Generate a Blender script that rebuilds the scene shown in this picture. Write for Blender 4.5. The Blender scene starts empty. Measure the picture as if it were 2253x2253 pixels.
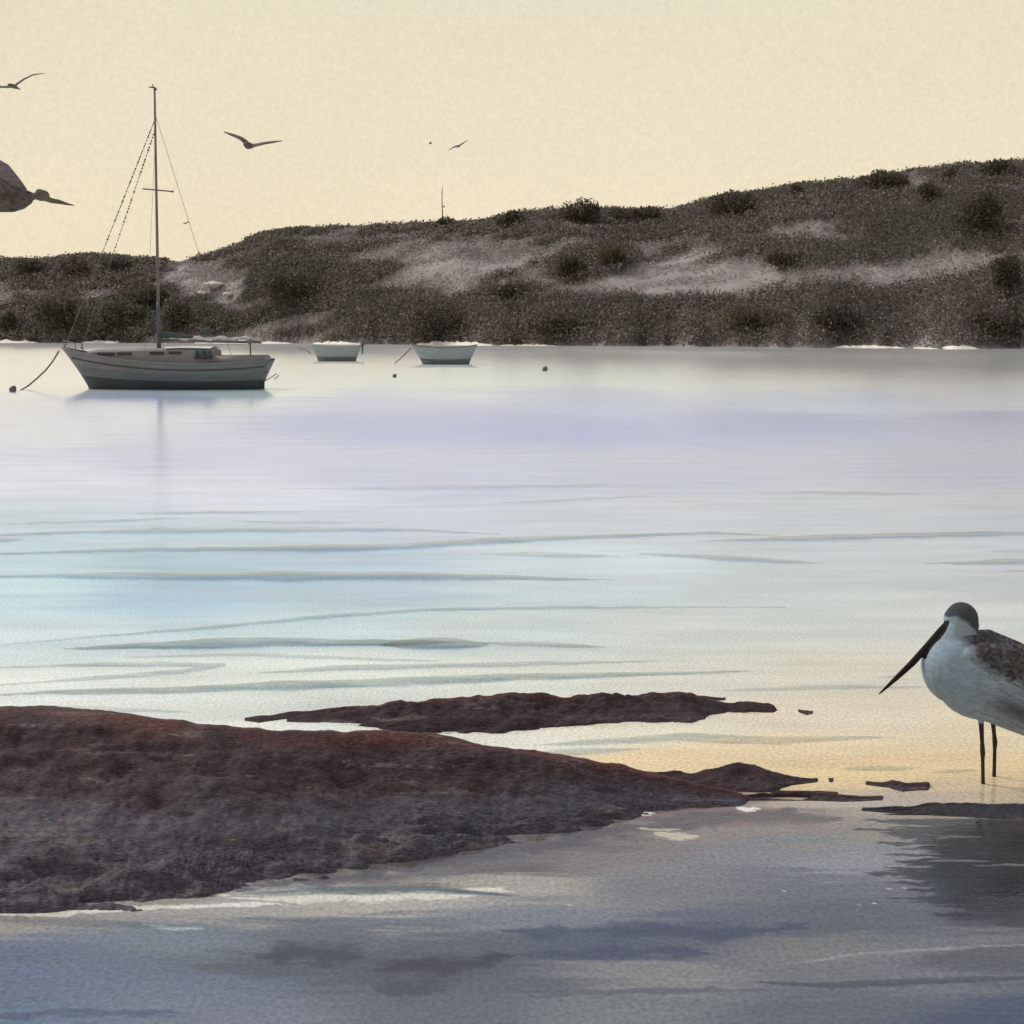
import bpy, bmesh, math, random
import numpy as np
from mathutils import Vector, Matrix, noise as mnoise

# ------------------------------------------------------------------ scene, camera, sky, sun
S = bpy.context.scene
COL = S.collection
RX = math.radians
F = 2700.0          # focal length in photograph pixels (2253 px wide)
CX, HZ, CH = 1126.5, 735.0, 2.9   # picture centre, horizon row, eye height (m)

cam_d = bpy.data.cameras.new('camera')
cam_d.sensor_width = 36.0
cam_d.lens = 36.0 * F / 2253.0
cam_d.shift_y = -(1126.5 - HZ) / 2253.0
cam_d.clip_start = 0.1
cam_d.clip_end = 20000.0
cam = bpy.data.objects.new('camera', cam_d)
cam.location = (0, 0, CH)
cam.rotation_euler = (RX(90), 0, 0)
COL.objects.link(cam)
S.camera = cam

SUN_EL, SUN_AZ = 44.0, -62.0      # degrees; azimuth measured from +Y towards +X
W = bpy.data.worlds.new('World')
S.world = W
W.use_nodes = True
wn, wl = W.node_tree.nodes, W.node_tree.links
wn.clear()
w_out = wn.new('ShaderNodeOutputWorld')
w_bg = wn.new('ShaderNodeBackground')
w_sky = wn.new('ShaderNodeTexSky')
w_sky.sky_type = 'NISHITA'
w_sky.sun_disc = False
w_sky.sun_elevation = RX(SUN_EL)
w_sky.sun_rotation = RX(SUN_AZ)
w_sky.dust_density = 3.0
w_tc = wn.new('ShaderNodeTexCoord')
w_sep = wn.new('ShaderNodeSeparateXYZ')
wl.new(w_tc.outputs['Generated'], w_sep.inputs[0])
w_sc = wn.new('ShaderNodeMix'); w_sc.data_type = 'RGBA'; w_sc.blend_type = 'MULTIPLY'
w_sc.inputs['Factor'].default_value = 1.0
wl.new(w_sky.outputs[0], w_sc.inputs['A'])
w_sc.inputs['B'].default_value = (0.09, 0.09, 0.09, 1)      # Nishita strength
# the evening haze band: cream low down, thinning to grey lavender and slate higher up (z = sine of elevation)
w_rmp = wn.new('ShaderNodeValToRGB')
el = w_rmp.color_ramp.elements
el[0].position = 0.0;  el[0].color = (0.870, 0.755, 0.545, 1)
el[1].position = 1.0;  el[1].color = (1.0, 1.02, 1.14, 1)
for p, c in ((0.12, (0.862, 0.760, 0.560, 1)), (0.26, (0.805, 0.735, 0.570, 1)), (0.36, (0.74, 0.70, 0.60, 1)), (0.44, (0.45, 0.455, 0.48, 1)),
             (0.52, (0.27, 0.30, 0.345, 1)), (0.70, (0.32, 0.35, 0.41, 1)), (0.80, (0.90, 0.92, 1.02, 1))):
    e = el.new(p); e.color = c
wl.new(w_sep.outputs['Z'], w_rmp.inputs[0])
w_hz = wn.new('ShaderNodeMapRange'); w_hz.interpolation_type = 'SMOOTHSTEP'
w_hz.inputs[1].default_value = 0.36; w_hz.inputs[2].default_value = 0.8
w_hz.inputs[3].default_value = 0.0; w_hz.inputs[4].default_value = 0.35
wl.new(w_sep.outputs['Z'], w_hz.inputs[0])
w_mx = wn.new('ShaderNodeMix'); w_mx.data_type = 'RGBA'
wl.new(w_hz.outputs[0], w_mx.inputs['Factor'])
wl.new(w_rmp.outputs[0], w_mx.inputs['A'])
wl.new(w_sc.outputs['Result'], w_mx.inputs['B'])
# fine mottling of the thin cloud sheet
w_n = wn.new('ShaderNodeTexNoise'); w_n.inputs['Scale'].default_value = 300.0
w_n.inputs['Detail'].default_value = 3.0; w_n.inputs['Roughness'].default_value = 0.6
wl.new(w_tc.outputs['Generated'], w_n.inputs['Vector'])
w_n2 = wn.new('ShaderNodeTexNoise'); w_n2.inputs['Scale'].default_value = 5.0
wl.new(w_tc.outputs['Generated'], w_n2.inputs['Vector'])
w_r1 = wn.new('ShaderNodeMapRange'); w_r1.inputs[1].default_value = 0.3; w_r1.inputs[2].default_value = 0.7
w_r1.inputs[3].default_value = 0.945; w_r1.inputs[4].default_value = 1.05
wl.new(w_n.outputs[0], w_r1.inputs[0])
w_r2 = wn.new('ShaderNodeMapRange'); w_r2.inputs[1].default_value = 0.3; w_r2.inputs[2].default_value = 0.7
w_r2.inputs[3].default_value = 0.985; w_r2.inputs[4].default_value = 1.015
wl.new(w_n2.outputs[0], w_r2.inputs[0])
w_m = wn.new('ShaderNodeMath'); w_m.operation = 'MULTIPLY'
wl.new(w_r1.outputs[0], w_m.inputs[0]); wl.new(w_r2.outputs[0], w_m.inputs[1])
wl.new(w_mx.outputs['Result'], w_bg.inputs['Color'])
wl.new(w_m.outputs[0], w_bg.inputs['Strength'])
wl.new(w_bg.outputs[0], w_out.inputs[0])

sun_d = bpy.data.lights.new('sun', 'SUN')
sun_d.energy = 2.0
sun_d.angle = RX(12)
sun_d.color = (1.0, 0.95, 0.88)
sun = bpy.data.objects.new('sun', sun_d)
ce = math.cos(RX(SUN_EL))
to_sun = Vector((ce * math.sin(RX(SUN_AZ)), ce * math.cos(RX(SUN_AZ)), math.sin(RX(SUN_EL))))
sun.rotation_euler = to_sun.to_track_quat('Z', 'Y').to_euler()
sun.location = (-40, 20, 40)
COL.objects.link(sun)

S.view_settings.view_transform = 'Standard'
S.view_settings.look = 'None'
S.view_settings.exposure = 0.0
S.view_settings.gamma = 1.0
S.view_settings.use_curve_mapping = False

# ------------------------------------------------------------------ helpers
rng = np.random.default_rng(7)
random.seed(7)

def at(px, py, Y):
    "point at distance Y that the photograph shows at (px, py)"
    return Vector(((px - CX) / F * Y, Y, CH - (py - HZ) / F * Y))

def water_at(px, py, z=0.0):
    Y = (CH - z) * F / (py - HZ)
    return Vector(((px - CX) / F * Y, Y, z))

def tag(o, label=None, cat=None, group=None, kind=None):
    if label: o['label'] = label
    if cat: o['category'] = cat
    if group: o['group'] = group
    if kind: o['kind'] = kind
    return o

def link(name, me, mat=None, parent=None, loc=None, smooth=True):
    o = bpy.data.objects.new(name, me)
    COL.objects.link(o)
    if mat: me.materials.append(mat)
    if parent is not None: o.parent = parent
    if loc is not None: o.location = loc
    if smooth and len(me.polygons):
        me.polygons.foreach_set('use_smooth', [True] * len(me.polygons))
    return o

def empty(name, loc):
    o = bpy.data.objects.new(name, None)
    o.location = loc
    o.empty_display_size = 0.2
    COL.objects.link(o)
    return o

def from_bm(name, bm, mat=None, parent=None, loc=None, smooth=True, recalc=True):
    if recalc: bmesh.ops.recalc_face_normals(bm, faces=bm.faces[:])
    me = bpy.data.meshes.new(name)
    bm.to_mesh(me); bm.free()
    return link(name, me, mat, parent, loc, smooth)

def np_mesh(name, verts, faces):
    "quads or triangles from numpy arrays"
    me = bpy.data.meshes.new(name)
    nv, nf, k = len(verts), len(faces), faces.shape[1]
    me.vertices.add(nv); me.vertices.foreach_set('co', np.asarray(verts, dtype=np.float32).ravel())
    me.loops.add(nf * k); me.loops.foreach_set('vertex_index', np.asarray(faces, dtype=np.int32).ravel())
    me.polygons.add(nf)
    me.polygons.foreach_set('loop_start', np.arange(0, nf * k, k, dtype=np.int32))
    me.polygons.foreach_set('loop_total', np.full(nf, k, dtype=np.int32))
    me.update(calc_edges=True)
    return me

def grid_faces(nu, nv):
    i = np.arange(nu - 1)[:, None] * nv + np.arange(nv - 1)[None, :]
    i = i.ravel()
    return np.stack([i, i + nv, i + nv + 1, i + 1], axis=1)

def color_attr(me, name, rgb):
    a = me.attributes.new(name, 'FLOAT_COLOR', 'POINT')
    d = np.ones((len(me.vertices), 4), dtype=np.float32)
    d[:, :3] = rgb
    a.data.foreach_set('color', d.ravel())

def loft(bm, cs, ra, rb, A=(0, 1, 0), n=14, cap=True):
    "tapered body along the points cs; ra = half width along axis A, rb = half width across it"
    A = Vector(A)
    rings = []
    for i, c in enumerate(cs):
        c = Vector(c)
        t = (Vector(cs[min(i + 1, len(cs) - 1)]) - Vector(cs[max(i - 1, 0)]))
        t.normalize()
        a = A - t * A.dot(t)
        if a.length < 1e-4: a = Vector((1, 0, 0)) - t * t.x
        a.normalize()
        b = t.cross(a)
        rings.append([bm.verts.new(c + a * (ra[i] * math.cos(2 * math.pi * k / n)) + b * (rb[i] * math.sin(2 * math.pi * k / n))) for k in range(n)])
    for r0, r1 in zip(rings, rings[1:]):
        for k in range(n):
            bm.faces.new((r0[k], r0[(k + 1) % n], r1[(k + 1) % n], r1[k]))
    if cap:
        bm.faces.new(rings[0][::-1]); bm.faces.new(rings[-1])

def tube(bm, pts, r, n=8, r2=None):
    m = len(pts)
    rr = [r + ((r2 if r2 is not None else r) - r) * i / max(1, m - 1) for i in range(m)]
    loft(bm, pts, rr, rr, A=(0.31, 0.9, 0.17), n=n)

def ball(bm, c, r, seg=14, ring=10):
    g = bmesh.ops.create_uvsphere(bm, u_segments=seg, v_segments=ring, radius=1.0)
    r = r if hasattr(r, '__len__') else (r, r, r)
    for v in g['verts']:
        v.co = Vector((v.co.x * r[0] + c[0], v.co.y * r[1] + c[1], v.co.z * r[2] + c[2]))

def box(bm, x0, x1, y0, y1, z0, z1, bev=0.0):
    g = bmesh.ops.create_cube(bm, size=1.0)
    for v in g['verts']:
        v.co = Vector(((x0 + x1) / 2 + v.co.x * (x1 - x0), (y0 + y1) / 2 + v.co.y * (y1 - y0), (z0 + z1) / 2 + v.co.z * (z1 - z0)))
    if bev:
        es = list({e for v in g['verts'] for e in v.link_edges})
        bmesh.ops.bevel(bm, geom=es, offset=bev, segments=2, affect='EDGES')

def remeshed(name, bm, voxel, smooth_it=4):
    "one continuous skin round overlapping shapes"
    bmesh.ops.recalc_face_normals(bm, faces=bm.faces[:])
    me = bpy.data.meshes.new(name + '_raw'); bm.to_mesh(me); bm.free()
    o = bpy.data.objects.new(name + '_raw', me); COL.objects.link(o)
    m = o.modifiers.new('r', 'REMESH'); m.mode = 'VOXEL'; m.voxel_size = voxel
    s = o.modifiers.new('s', 'SMOOTH'); s.iterations = smooth_it; s.factor = 0.5
    dg = bpy.context.evaluated_depsgraph_get()
    me2 = bpy.data.meshes.new_from_object(o.evaluated_get(dg))
    me2.name = name
    bpy.data.objects.remove(o); bpy.data.meshes.remove(me)
    return me2

def coords(me):
    a = np.empty(len(me.vertices) * 3, dtype=np.float32)
    me.vertices.foreach_get('co', a)
    return a.reshape(-1, 3)

def smooth(a, b, x):
    t = np.clip((x - a) / (b - a), 0, 1)
    return t * t * (3 - 2 * t)

# value noise, vectorised
_perm = rng.permutation(4096)
_val = rng.random(4096)
def vnoise(x, y):
    xi, yi = np.floor(x).astype(int), np.floor(y).astype(int)
    fx, fy = x - xi, y - yi
    fx = fx * fx * (3 - 2 * fx); fy = fy * fy * (3 - 2 * fy)
    def h(i, j): return _val[_perm[(i + _perm[j & 4095]) & 4095]]
    return (h(xi, yi) * (1 - fx) + h(xi + 1, yi) * fx) * (1 - fy) + (h(xi, yi + 1) * (1 - fx) + h(xi + 1, yi + 1) * fx) * fy
def fbm(x, y, o=4, g=0.5):
    s, a, t = 0, 1.0, 0
    for k in range(o):
        s = s + a * vnoise(x * 2 ** k + 17.3 * k, y * 2 ** k + 9.1 * k); t += a; a *= g
    return s / t

# ------------------------------------------------------------------ materials
def mat(name, col, rough=0.6, var=0.25, scale=6.0, bump=0.2, bscale=None, metallic=0.0, spec=0.5, col2=None, attr=None, stretch=None):
    m = bpy.data.materials.new(name); m.use_nodes = True
    n, l = m.node_tree.nodes, m.node_tree.links
    p = n['Principled BSDF']
    p.inputs['Roughness'].default_value = rough
    p.inputs['Metallic'].default_value = metallic
    p.inputs['Specular IOR Level'].default_value = spec
    tc = n.new('ShaderNodeTexCoord')
    mp = n.new('ShaderNodeMapping')
    l.new(tc.outputs['Object'], mp.inputs[0])
    if stretch: mp.inputs['Scale'].default_value = stretch
    nz = n.new('ShaderNodeTexNoise'); nz.inputs['Scale'].default_value = scale
    nz.inputs['Detail'].default_value = 6; nz.inputs['Roughness'].default_value = 0.65
    l.new(mp.outputs[0], nz.inputs['Vector'])
    mx = n.new('ShaderNodeMix'); mx.data_type = 'RGBA'
    c2 = col2 if col2 else tuple(c * (1 - var) for c in col)
    c1 = col if col2 else tuple(min(1, c * (1 + var)) for c in col)
    mx.inputs['A'].default_value = (*c2, 1); mx.inputs['B'].default_value = (*c1, 1)
    rm = n.new('ShaderNodeMapRange'); rm.inputs[1].default_value = 0.3; rm.inputs[2].default_value = 0.7
    l.new(nz.outputs[0], rm.inputs[0]); l.new(rm.outputs[0], mx.inputs['Factor'])
    last = mx.outputs['Result']
    if attr:
        at_ = n.new('ShaderNodeAttribute'); at_.attribute_name = attr
        mu = n.new('ShaderNodeMix'); mu.data_type = 'RGBA'; mu.blend_type = 'MULTIPLY'; mu.inputs['Factor'].default_value = 1
        l.new(last, mu.inputs['A']); l.new(at_.outputs['Color'], mu.inputs['B']); last = mu.outputs['Result']
    l.new(last, p.inputs['Base Color'])
    if bump:
        b = n.new('ShaderNodeBump'); b.inputs['Strength'].default_value = bump
        nb = n.new('ShaderNodeTexNoise'); nb.inputs['Scale'].default_value = bscale or scale * 3
        nb.inputs['Detail'].default_value = 5
        l.new(mp.outputs[0], nb.inputs['Vector']); l.new(nb.outputs[0], b.inputs['Height'])
        l.new(b.outputs[0], p.inputs['Normal'])
    return m

M_soil = mat('dry_heath_soil', (0.345, 0.305, 0.295), 0.95, scale=0.12, col2=(0.21, 0.183, 0.174), bump=0.6, bscale=0.5)
M_leaf = mat('scrub_leaves', (1, 1, 1), 0.9, var=0.2, scale=0.3, bump=0, attr='tone', spec=0.15)
def let_light_through(m, f):
    "thin leaves pass on part of the light that falls on their far side"
    n, l = m.node_tree.nodes, m.node_tree.links
    p = n['Principled BSDF']; o = n['Material Output']
    t = n.new('ShaderNodeBsdfTranslucent'); k = n.new('ShaderNodeMixShader'); k.inputs[0].default_value = f
    l.new(p.inputs['Base Color'].links[0].from_socket, t.inputs['Color'])
    l.new(p.outputs[0], k.inputs[1]); l.new(t.outputs[0], k.inputs[2]); l.new(k.outputs[0], o.inputs[0])
let_light_through(M_leaf, .45)
M_stem = mat('scrub_stems', (0.10, 0.075, 0.06), 0.9, scale=2)
M_sand = mat('pale_beach_sand', (0.80, 0.74, 0.62), 0.9, var=0.12, scale=0.8, bump=0.3)
M_pale = mat('bleached_rock', (0.62, 0.56, 0.52), 0.9, var=0.2, scale=0.6, bump=0.5)

def rock_material(name, top, low, red, pale=(.13, .095, .088)):
    "brown stone, redder at the crest, violet grey of wet and painted shade lower down"
    m = bpy.data.materials.new(name); m.use_nodes = True
    n, l = m.node_tree.nodes, m.node_tree.links
    p = n['Principled BSDF']
    tc = n.new('ShaderNodeTexCoord'); mp = n.new('ShaderNodeMapping')
    mp.inputs['Scale'].default_value = (0.6, 1.6, 2.6)
    l.new(tc.outputs['Object'], mp.inputs[0])
    def nz(sc, det=6, ro=0.65):
        k = n.new('ShaderNodeTexNoise'); k.inputs['Scale'].default_value = sc; k.inputs['Detail'].default_value = det
        k.inputs['Roughness'].default_value = ro; l.new(mp.outputs[0], k.inputs['Vector']); return k.outputs[0]
    def rng_(s, a, b, c=0.0, d=1.0):
        k = n.new('ShaderNodeMapRange'); k.inputs[1].default_value = a; k.inputs[2].default_value = b
        k.inputs[3].default_value = c; k.inputs[4].default_value = d; l.new(s, k.inputs[0]); return k.outputs[0]
    def mixc(f, a, b, blend='MIX'):
        k = n.new('ShaderNodeMix'); k.data_type = 'RGBA'; k.blend_type = blend
        if hasattr(f, 'links'): l.new(f, k.inputs['Factor'])
        else: k.inputs['Factor'].default_value = f
        for s, v in (('A', a), ('B', b)):
            if isinstance(v, tuple): k.inputs[s].default_value = (*v, 1)
            else: l.new(v, k.inputs[s])
        return k.outputs['Result']
    av = n.new('ShaderNodeAttribute'); av.attribute_name = 'weed'      # r: wet band with front shade painted in, g: red at the crest
    sp = n.new('ShaderNodeSeparateColor'); l.new(av.outputs['Color'], sp.inputs[0])
    def add(a, b, op='ADD'):
        k = n.new('ShaderNodeMath'); k.operation = op; k.use_clamp = True
        l.new(a, k.inputs[0]); l.new(b, k.inputs[1]); return k.outputs[0]
    patch = rng_(nz(2.2), 0.35, 0.65, -0.35, 0.35)
    fw = add(sp.outputs[0], patch); fr = add(sp.outputs[1], rng_(nz(3.5), 0.38, 0.62, 0.1, 1.15), 'MULTIPLY')
    c = mixc(fw, top, low)
    c = mixc(fr, c, red)
    sm = n.new('ShaderNodeMapping'); sm.inputs['Scale'].default_value = (0.35, 2.2, 5.0); l.new(tc.outputs['Object'], sm.inputs[0])
    sn = n.new('ShaderNodeTexNoise'); sn.inputs['Scale'].default_value = 3.2; sn.inputs['Detail'].default_value = 7; sn.inputs['Roughness'].default_value = 0.6; l.new(sm.outputs[0], sn.inputs['Vector'])
    c = mixc(rng_(sn.outputs[0], .585, .66, 0, .75), c, pale)
    c = mixc(rng_(sn.outputs[0], .40, .30, 0, .6), c, (.008, .006, .007))
    grain = rng_(nz(48, 4, .75), 0.34, 0.66, 0.25, 1.9)
    k = n.new('ShaderNodeCombineColor')
    for i in range(3): l.new(grain, k.inputs[i])
    c = mixc(1.0, c, k.outputs[0], 'MULTIPLY')
    l.new(c, p.inputs['Base Color'])
    l.new(rng_(fw, .3, 1.0, .75, .48), p.inputs['Roughness'])
    p.inputs['Specular IOR Level'].default_value = 0.25
    b = n.new('ShaderNodeBump'); b.inputs['Strength'].default_value = 0.55; b.inputs['Distance'].default_value = 0.02
    l.new(nz(26, 6), b.inputs['Height']); l.new(b.outputs[0], p.inputs['Normal'])
    return m
M_rock = rock_material('reef_rock', (0.041, 0.0225, 0.0240), (0.057, 0.050, 0.063), (0.115, 0.042, 0.032))
M_refl_shelf = rock_material('reflection_shelf', (0.034, 0.032, 0.036), (0.038, 0.037, 0.043), (0.03, 0.03, 0.03), (.06, .058, .06))

# ------------------------------------------------------------------ water
def water_material():
    m = bpy.data.materials.new('still_bay_water'); m.use_nodes = True
    n, l = m.node_tree.nodes, m.node_tree.links
    n.clear()
    out = n.new('ShaderNodeOutputMaterial')
    mix = n.new('ShaderNodeMixShader')
    dif = n.new('ShaderNodeBsdfDiffuse'); glo = n.new('ShaderNodeBsdfGlossy')
    glo.inputs['Color'].default_value = (0.95, 0.96, 0.97, 1)
    at_ = n.new('ShaderNodeAttribute'); at_.attribute_name = 'bed_refl'
    geo = n.new('ShaderNodeNewGeometry')
    mp = n.new('ShaderNodeMapping'); mp.inputs['Scale'].default_value = (0.35, 1.6, 1)
    l.new(geo.outputs['Position'], mp.inputs[0])
    st = n.new('ShaderNodeTexNoise'); st.inputs['Scale'].default_value = 1.3; st.inputs['Detail'].default_value = 7; st.inputs['Roughness'].default_value = 0.6
    l.new(mp.outputs[0], st.inputs['Vector'])
    gr = n.new('ShaderNodeTexNoise'); gr.inputs['Scale'].default_value = 40; gr.inputs['Detail'].default_value = 3
    l.new(geo.outputs['Position'], gr.inputs['Vector'])
    rs = n.new('ShaderNodeMapRange'); rs.inputs[1].default_value = 0.3; rs.inputs[2].default_value = 0.7; rs.inputs[3].default_value = 0.86; rs.inputs[4].default_value = 1.14
    l.new(st.outputs[0], rs.inputs[0])
    rg = n.new('ShaderNodeMapRange'); rg.inputs[1].default_value = 0.25; rg.inputs[2].default_value = 0.75; rg.inputs[3].default_value = 0.68; rg.inputs[4].default_value = 1.32
    l.new(gr.outputs[0], rg.inputs[0])
    pm = n.new('ShaderNodeMath'); pm.operation = 'MULTIPLY'; l.new(rs.outputs[0], pm.inputs[0]); l.new(rg.outputs[0], pm.inputs[1])
    cc = n.new('ShaderNodeCombineColor')
    for i in range(3): l.new(pm.outputs[0], cc.inputs[i])
    mu = n.new('ShaderNodeMix'); mu.data_type = 'RGBA'; mu.blend_type = 'MULTIPLY'; mu.inputs['Factor'].default_value = 1
    l.new(at_.outputs['Color'], mu.inputs['A']); l.new(cc.outputs[0], mu.inputs['B'])
    l.new(mu.outputs['Result'], dif.inputs['Color'])
    # ripples
    b1 = n.new('ShaderNodeBump'); b1.inputs['Strength'].default_value = 0.13; b1.inputs['Distance'].default_value = 0.05
    l.new(st.outputs[0], b1.inputs['Height'])
    b2 = n.new('ShaderNodeBump'); b2.inputs['Strength'].default_value = 0.14; b2.inputs['Distance'].default_value = 0.01
    l.new(gr.outputs[0], b2.inputs['Height']); l.new(b1.outputs[0], b2.inputs['Normal'])
    # the wavelets run ashore, so their steeper lee faces lean towards the beach
    lean = n.new('ShaderNodeVectorMath'); lean.operation = 'ADD'; lean.inputs[1].default_value = (0, -0.061, 0)
    l.new(b2.outputs[0], lean.inputs[0])
    nrm = n.new('ShaderNodeVectorMath'); nrm.operation = 'NORMALIZE'; l.new(lean.outputs[0], nrm.inputs[0])
    l.new(nrm.outputs[0], glo.inputs['Normal']); l.new(b2.outputs[0], dif.inputs['Normal'])
    glo.inputs['Roughness'].default_value = 0.075
    fr = n.new('ShaderNodeFresnel'); fr.inputs['IOR'].default_value = 1.33
    cl = n.new('ShaderNodeMapRange'); cl.inputs[1].default_value = 0.10; cl.inputs[2].default_value = 0.80
    cl.inputs[3].default_value = 0.20; cl.inputs[4].default_value = 0.72
    l.new(fr.outputs[0], cl.inputs[0]); l.new(cl.outputs[0], mix.inputs[0])
    l.new(dif.outputs[0], mix.inputs[1]); l.new(glo.outputs[0], mix.inputs[2])
    l.new(mix.outputs[0], out.inputs[0])
    return m
M_water = water_material()

# bottom colour with the sky's reflected hues painted in, at tint points (photograph column, row -> place on the water)
BED_REFL = [
 (-300, 757, 0.900, 0.890, 0.840),
 (0, 760, 0.900, 0.890, 0.840),
 (400, 765, 0.900, 0.890, 0.840),
 (800, 775, 0.900, 0.890, 0.840),
 (1300, 780, 0.900, 0.890, 0.840),
 (1800, 795, 0.740, 0.750, 0.710),
 (2253, 797, 0.740, 0.750, 0.710),
 (2600, 797, 0.740, 0.750, 0.710),
 (0, 835, 0.950, 0.950, 0.950),
 (640, 860, 0.766, 0.950, 0.950),
 (1000, 840, 0.706, 0.908, 0.950),
 (1400, 840, 0.727, 0.885, 0.950),
 (1800, 840, 0.950, 0.950, 0.950),
 (2230, 840, 0.950, 0.950, 0.950),
 (20, 950, 0.665, 0.748, 0.950),
 (400, 990, 0.498, 0.580, 0.900),
 (800, 930, 0.205, 0.347, 0.827),
 (1200, 930, 0.143, 0.285, 0.798),
 (1700, 920, 0.103, 0.243, 0.703),
 (2230, 920, 0.210, 0.312, 0.677),
 (20, 1060, 0.651, 0.752, 0.950),
 (500, 1090, 0.654, 0.743, 0.950),
 (1000, 1040, 0.442, 0.533, 0.834),
 (1500, 1040, 0.388, 0.477, 0.715),
 (2230, 1030, 0.262, 0.355, 0.588),
 (20, 1160, 0.463, 0.651, 0.801),
 (400, 1185, 0.440, 0.640, 0.760),
 (900, 1150, 0.514, 0.621, 0.810),
 (1400, 1140, 0.513, 0.599, 0.725),
 (1900, 1130, 0.437, 0.526, 0.644),
 (2230, 1130, 0.347, 0.433, 0.560),
 (20, 1240, 0.456, 0.697, 0.826),
 (400, 1235, 0.321, 0.544, 0.671),
 (800, 1235, 0.375, 0.552, 0.719),
 (1250, 1230, 0.593, 0.719, 0.801),
 (1800, 1210, 0.475, 0.563, 0.648),
 (2230, 1290, 0.406, 0.472, 0.545),
 (20, 1310, 0.502, 0.766, 0.834),
 (350, 1310, 0.334, 0.560, 0.732),
 (800, 1310, 0.378, 0.542, 0.660),
 (1250, 1300, 0.524, 0.668, 0.717),
 (1800, 1300, 0.492, 0.580, 0.614),
 (20, 1390, 0.605, 0.762, 0.791),
 (700, 1385, 0.553, 0.737, 0.781),
 (1100, 1390, 0.560, 0.667, 0.650),
 (1500, 1390, 0.590, 0.643, 0.612),
 (2000, 1330, 0.554, 0.615, 0.606),
 (20, 1545, 0.857, 0.922, 0.838),
 (500, 1540, 0.744, 0.807, 0.718),
 (700, 1490, 0.785, 0.851, 0.751),
 (1100, 1510, 0.738, 0.774, 0.662),
 (1500, 1500, 0.675, 0.678, 0.566),
 (1900, 1480, 0.662, 0.624, 0.499),
 (300, 1560, 0.762, 0.788, 0.721),
 (640, 1600, 0.897, 0.905, 0.792),
 (1400, 1610, 0.822, 0.773, 0.578),
 (1850, 1580, 0.745, 0.649, 0.467),
 (2100, 1620, 0.776, 0.646, 0.411),
 (2240, 1640, 0.772, 0.625, 0.378),
 (1150, 1630, 0.861, 0.832, 0.693),
 (1750, 1645, 0.877, 0.689, 0.403),
 (1500, 1675, 0.827, 0.641, 0.343),
 (1900, 1700, 0.806, 0.605, 0.298),
 (2100, 1680, 0.853, 0.632, 0.330),
 (2240, 1680, 0.855, 0.636, 0.329),
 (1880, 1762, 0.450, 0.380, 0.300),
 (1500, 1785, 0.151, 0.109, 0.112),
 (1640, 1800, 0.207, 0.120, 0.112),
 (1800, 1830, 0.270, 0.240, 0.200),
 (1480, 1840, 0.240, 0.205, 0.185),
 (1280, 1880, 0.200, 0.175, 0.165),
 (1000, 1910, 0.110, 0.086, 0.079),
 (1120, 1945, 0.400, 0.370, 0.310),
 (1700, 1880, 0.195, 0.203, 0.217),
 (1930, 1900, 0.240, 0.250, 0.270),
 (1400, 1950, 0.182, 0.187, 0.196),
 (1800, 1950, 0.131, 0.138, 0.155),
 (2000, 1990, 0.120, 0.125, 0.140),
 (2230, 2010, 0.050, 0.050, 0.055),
 (20, 2025, 0.300, 0.270, 0.240),
 (500, 2000, 0.380, 0.350, 0.310),
 (800, 1990, 0.450, 0.420, 0.360),
 (1100, 2010, 0.190, 0.205, 0.230),
 (1500, 2040, 0.100, 0.110, 0.150),
 (1900, 2030, 0.103, 0.109, 0.126),
 (20, 2085, 0.135, 0.166, 0.228),
 (400, 2065, 0.171, 0.198, 0.226),
 (720, 2060, 0.120, 0.130, 0.150),
 (1000, 2080, 0.103, 0.106, 0.119),
 (1300, 2090, 0.085, 0.095, 0.135),
 (1800, 2090, 0.179, 0.182, 0.172),
 (2100, 2060, 0.170, 0.175, 0.185),
 (2200, 2110, 0.085, 0.090, 0.100),
 (20, 2160, 0.149, 0.179, 0.255),
 (400, 2160, 0.158, 0.181, 0.237),
 (650, 2130, 0.090, 0.100, 0.120),
 (880, 2130, 0.080, 0.080, 0.090),
 (1080, 2175, 0.110, 0.115, 0.125),
 (1400, 2150, 0.246, 0.245, 0.232),
 (1900, 2150, 0.153, 0.157, 0.168),
 (20, 2240, 0.134, 0.179, 0.262),
 (500, 2235, 0.186, 0.205, 0.247),
 (900, 2230, 0.120, 0.125, 0.145),
 (1300, 2220, 0.177, 0.187, 0.183),
 (1800, 2230, 0.112, 0.123, 0.145),
 (2230, 2235, 0.055, 0.070, 0.117),
 (1100, 2400, 0.121, 0.129, 0.144),
 (300, 905, 0.584, 0.701, 0.950),
 (800, 885, 0.306, 0.477, 0.950),
 (1300, 885, 0.269, 0.447, 0.891),
 (1800, 880, 0.427, 0.618, 0.950),
 (2230, 870, 0.722, 0.799, 0.950),
]
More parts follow.
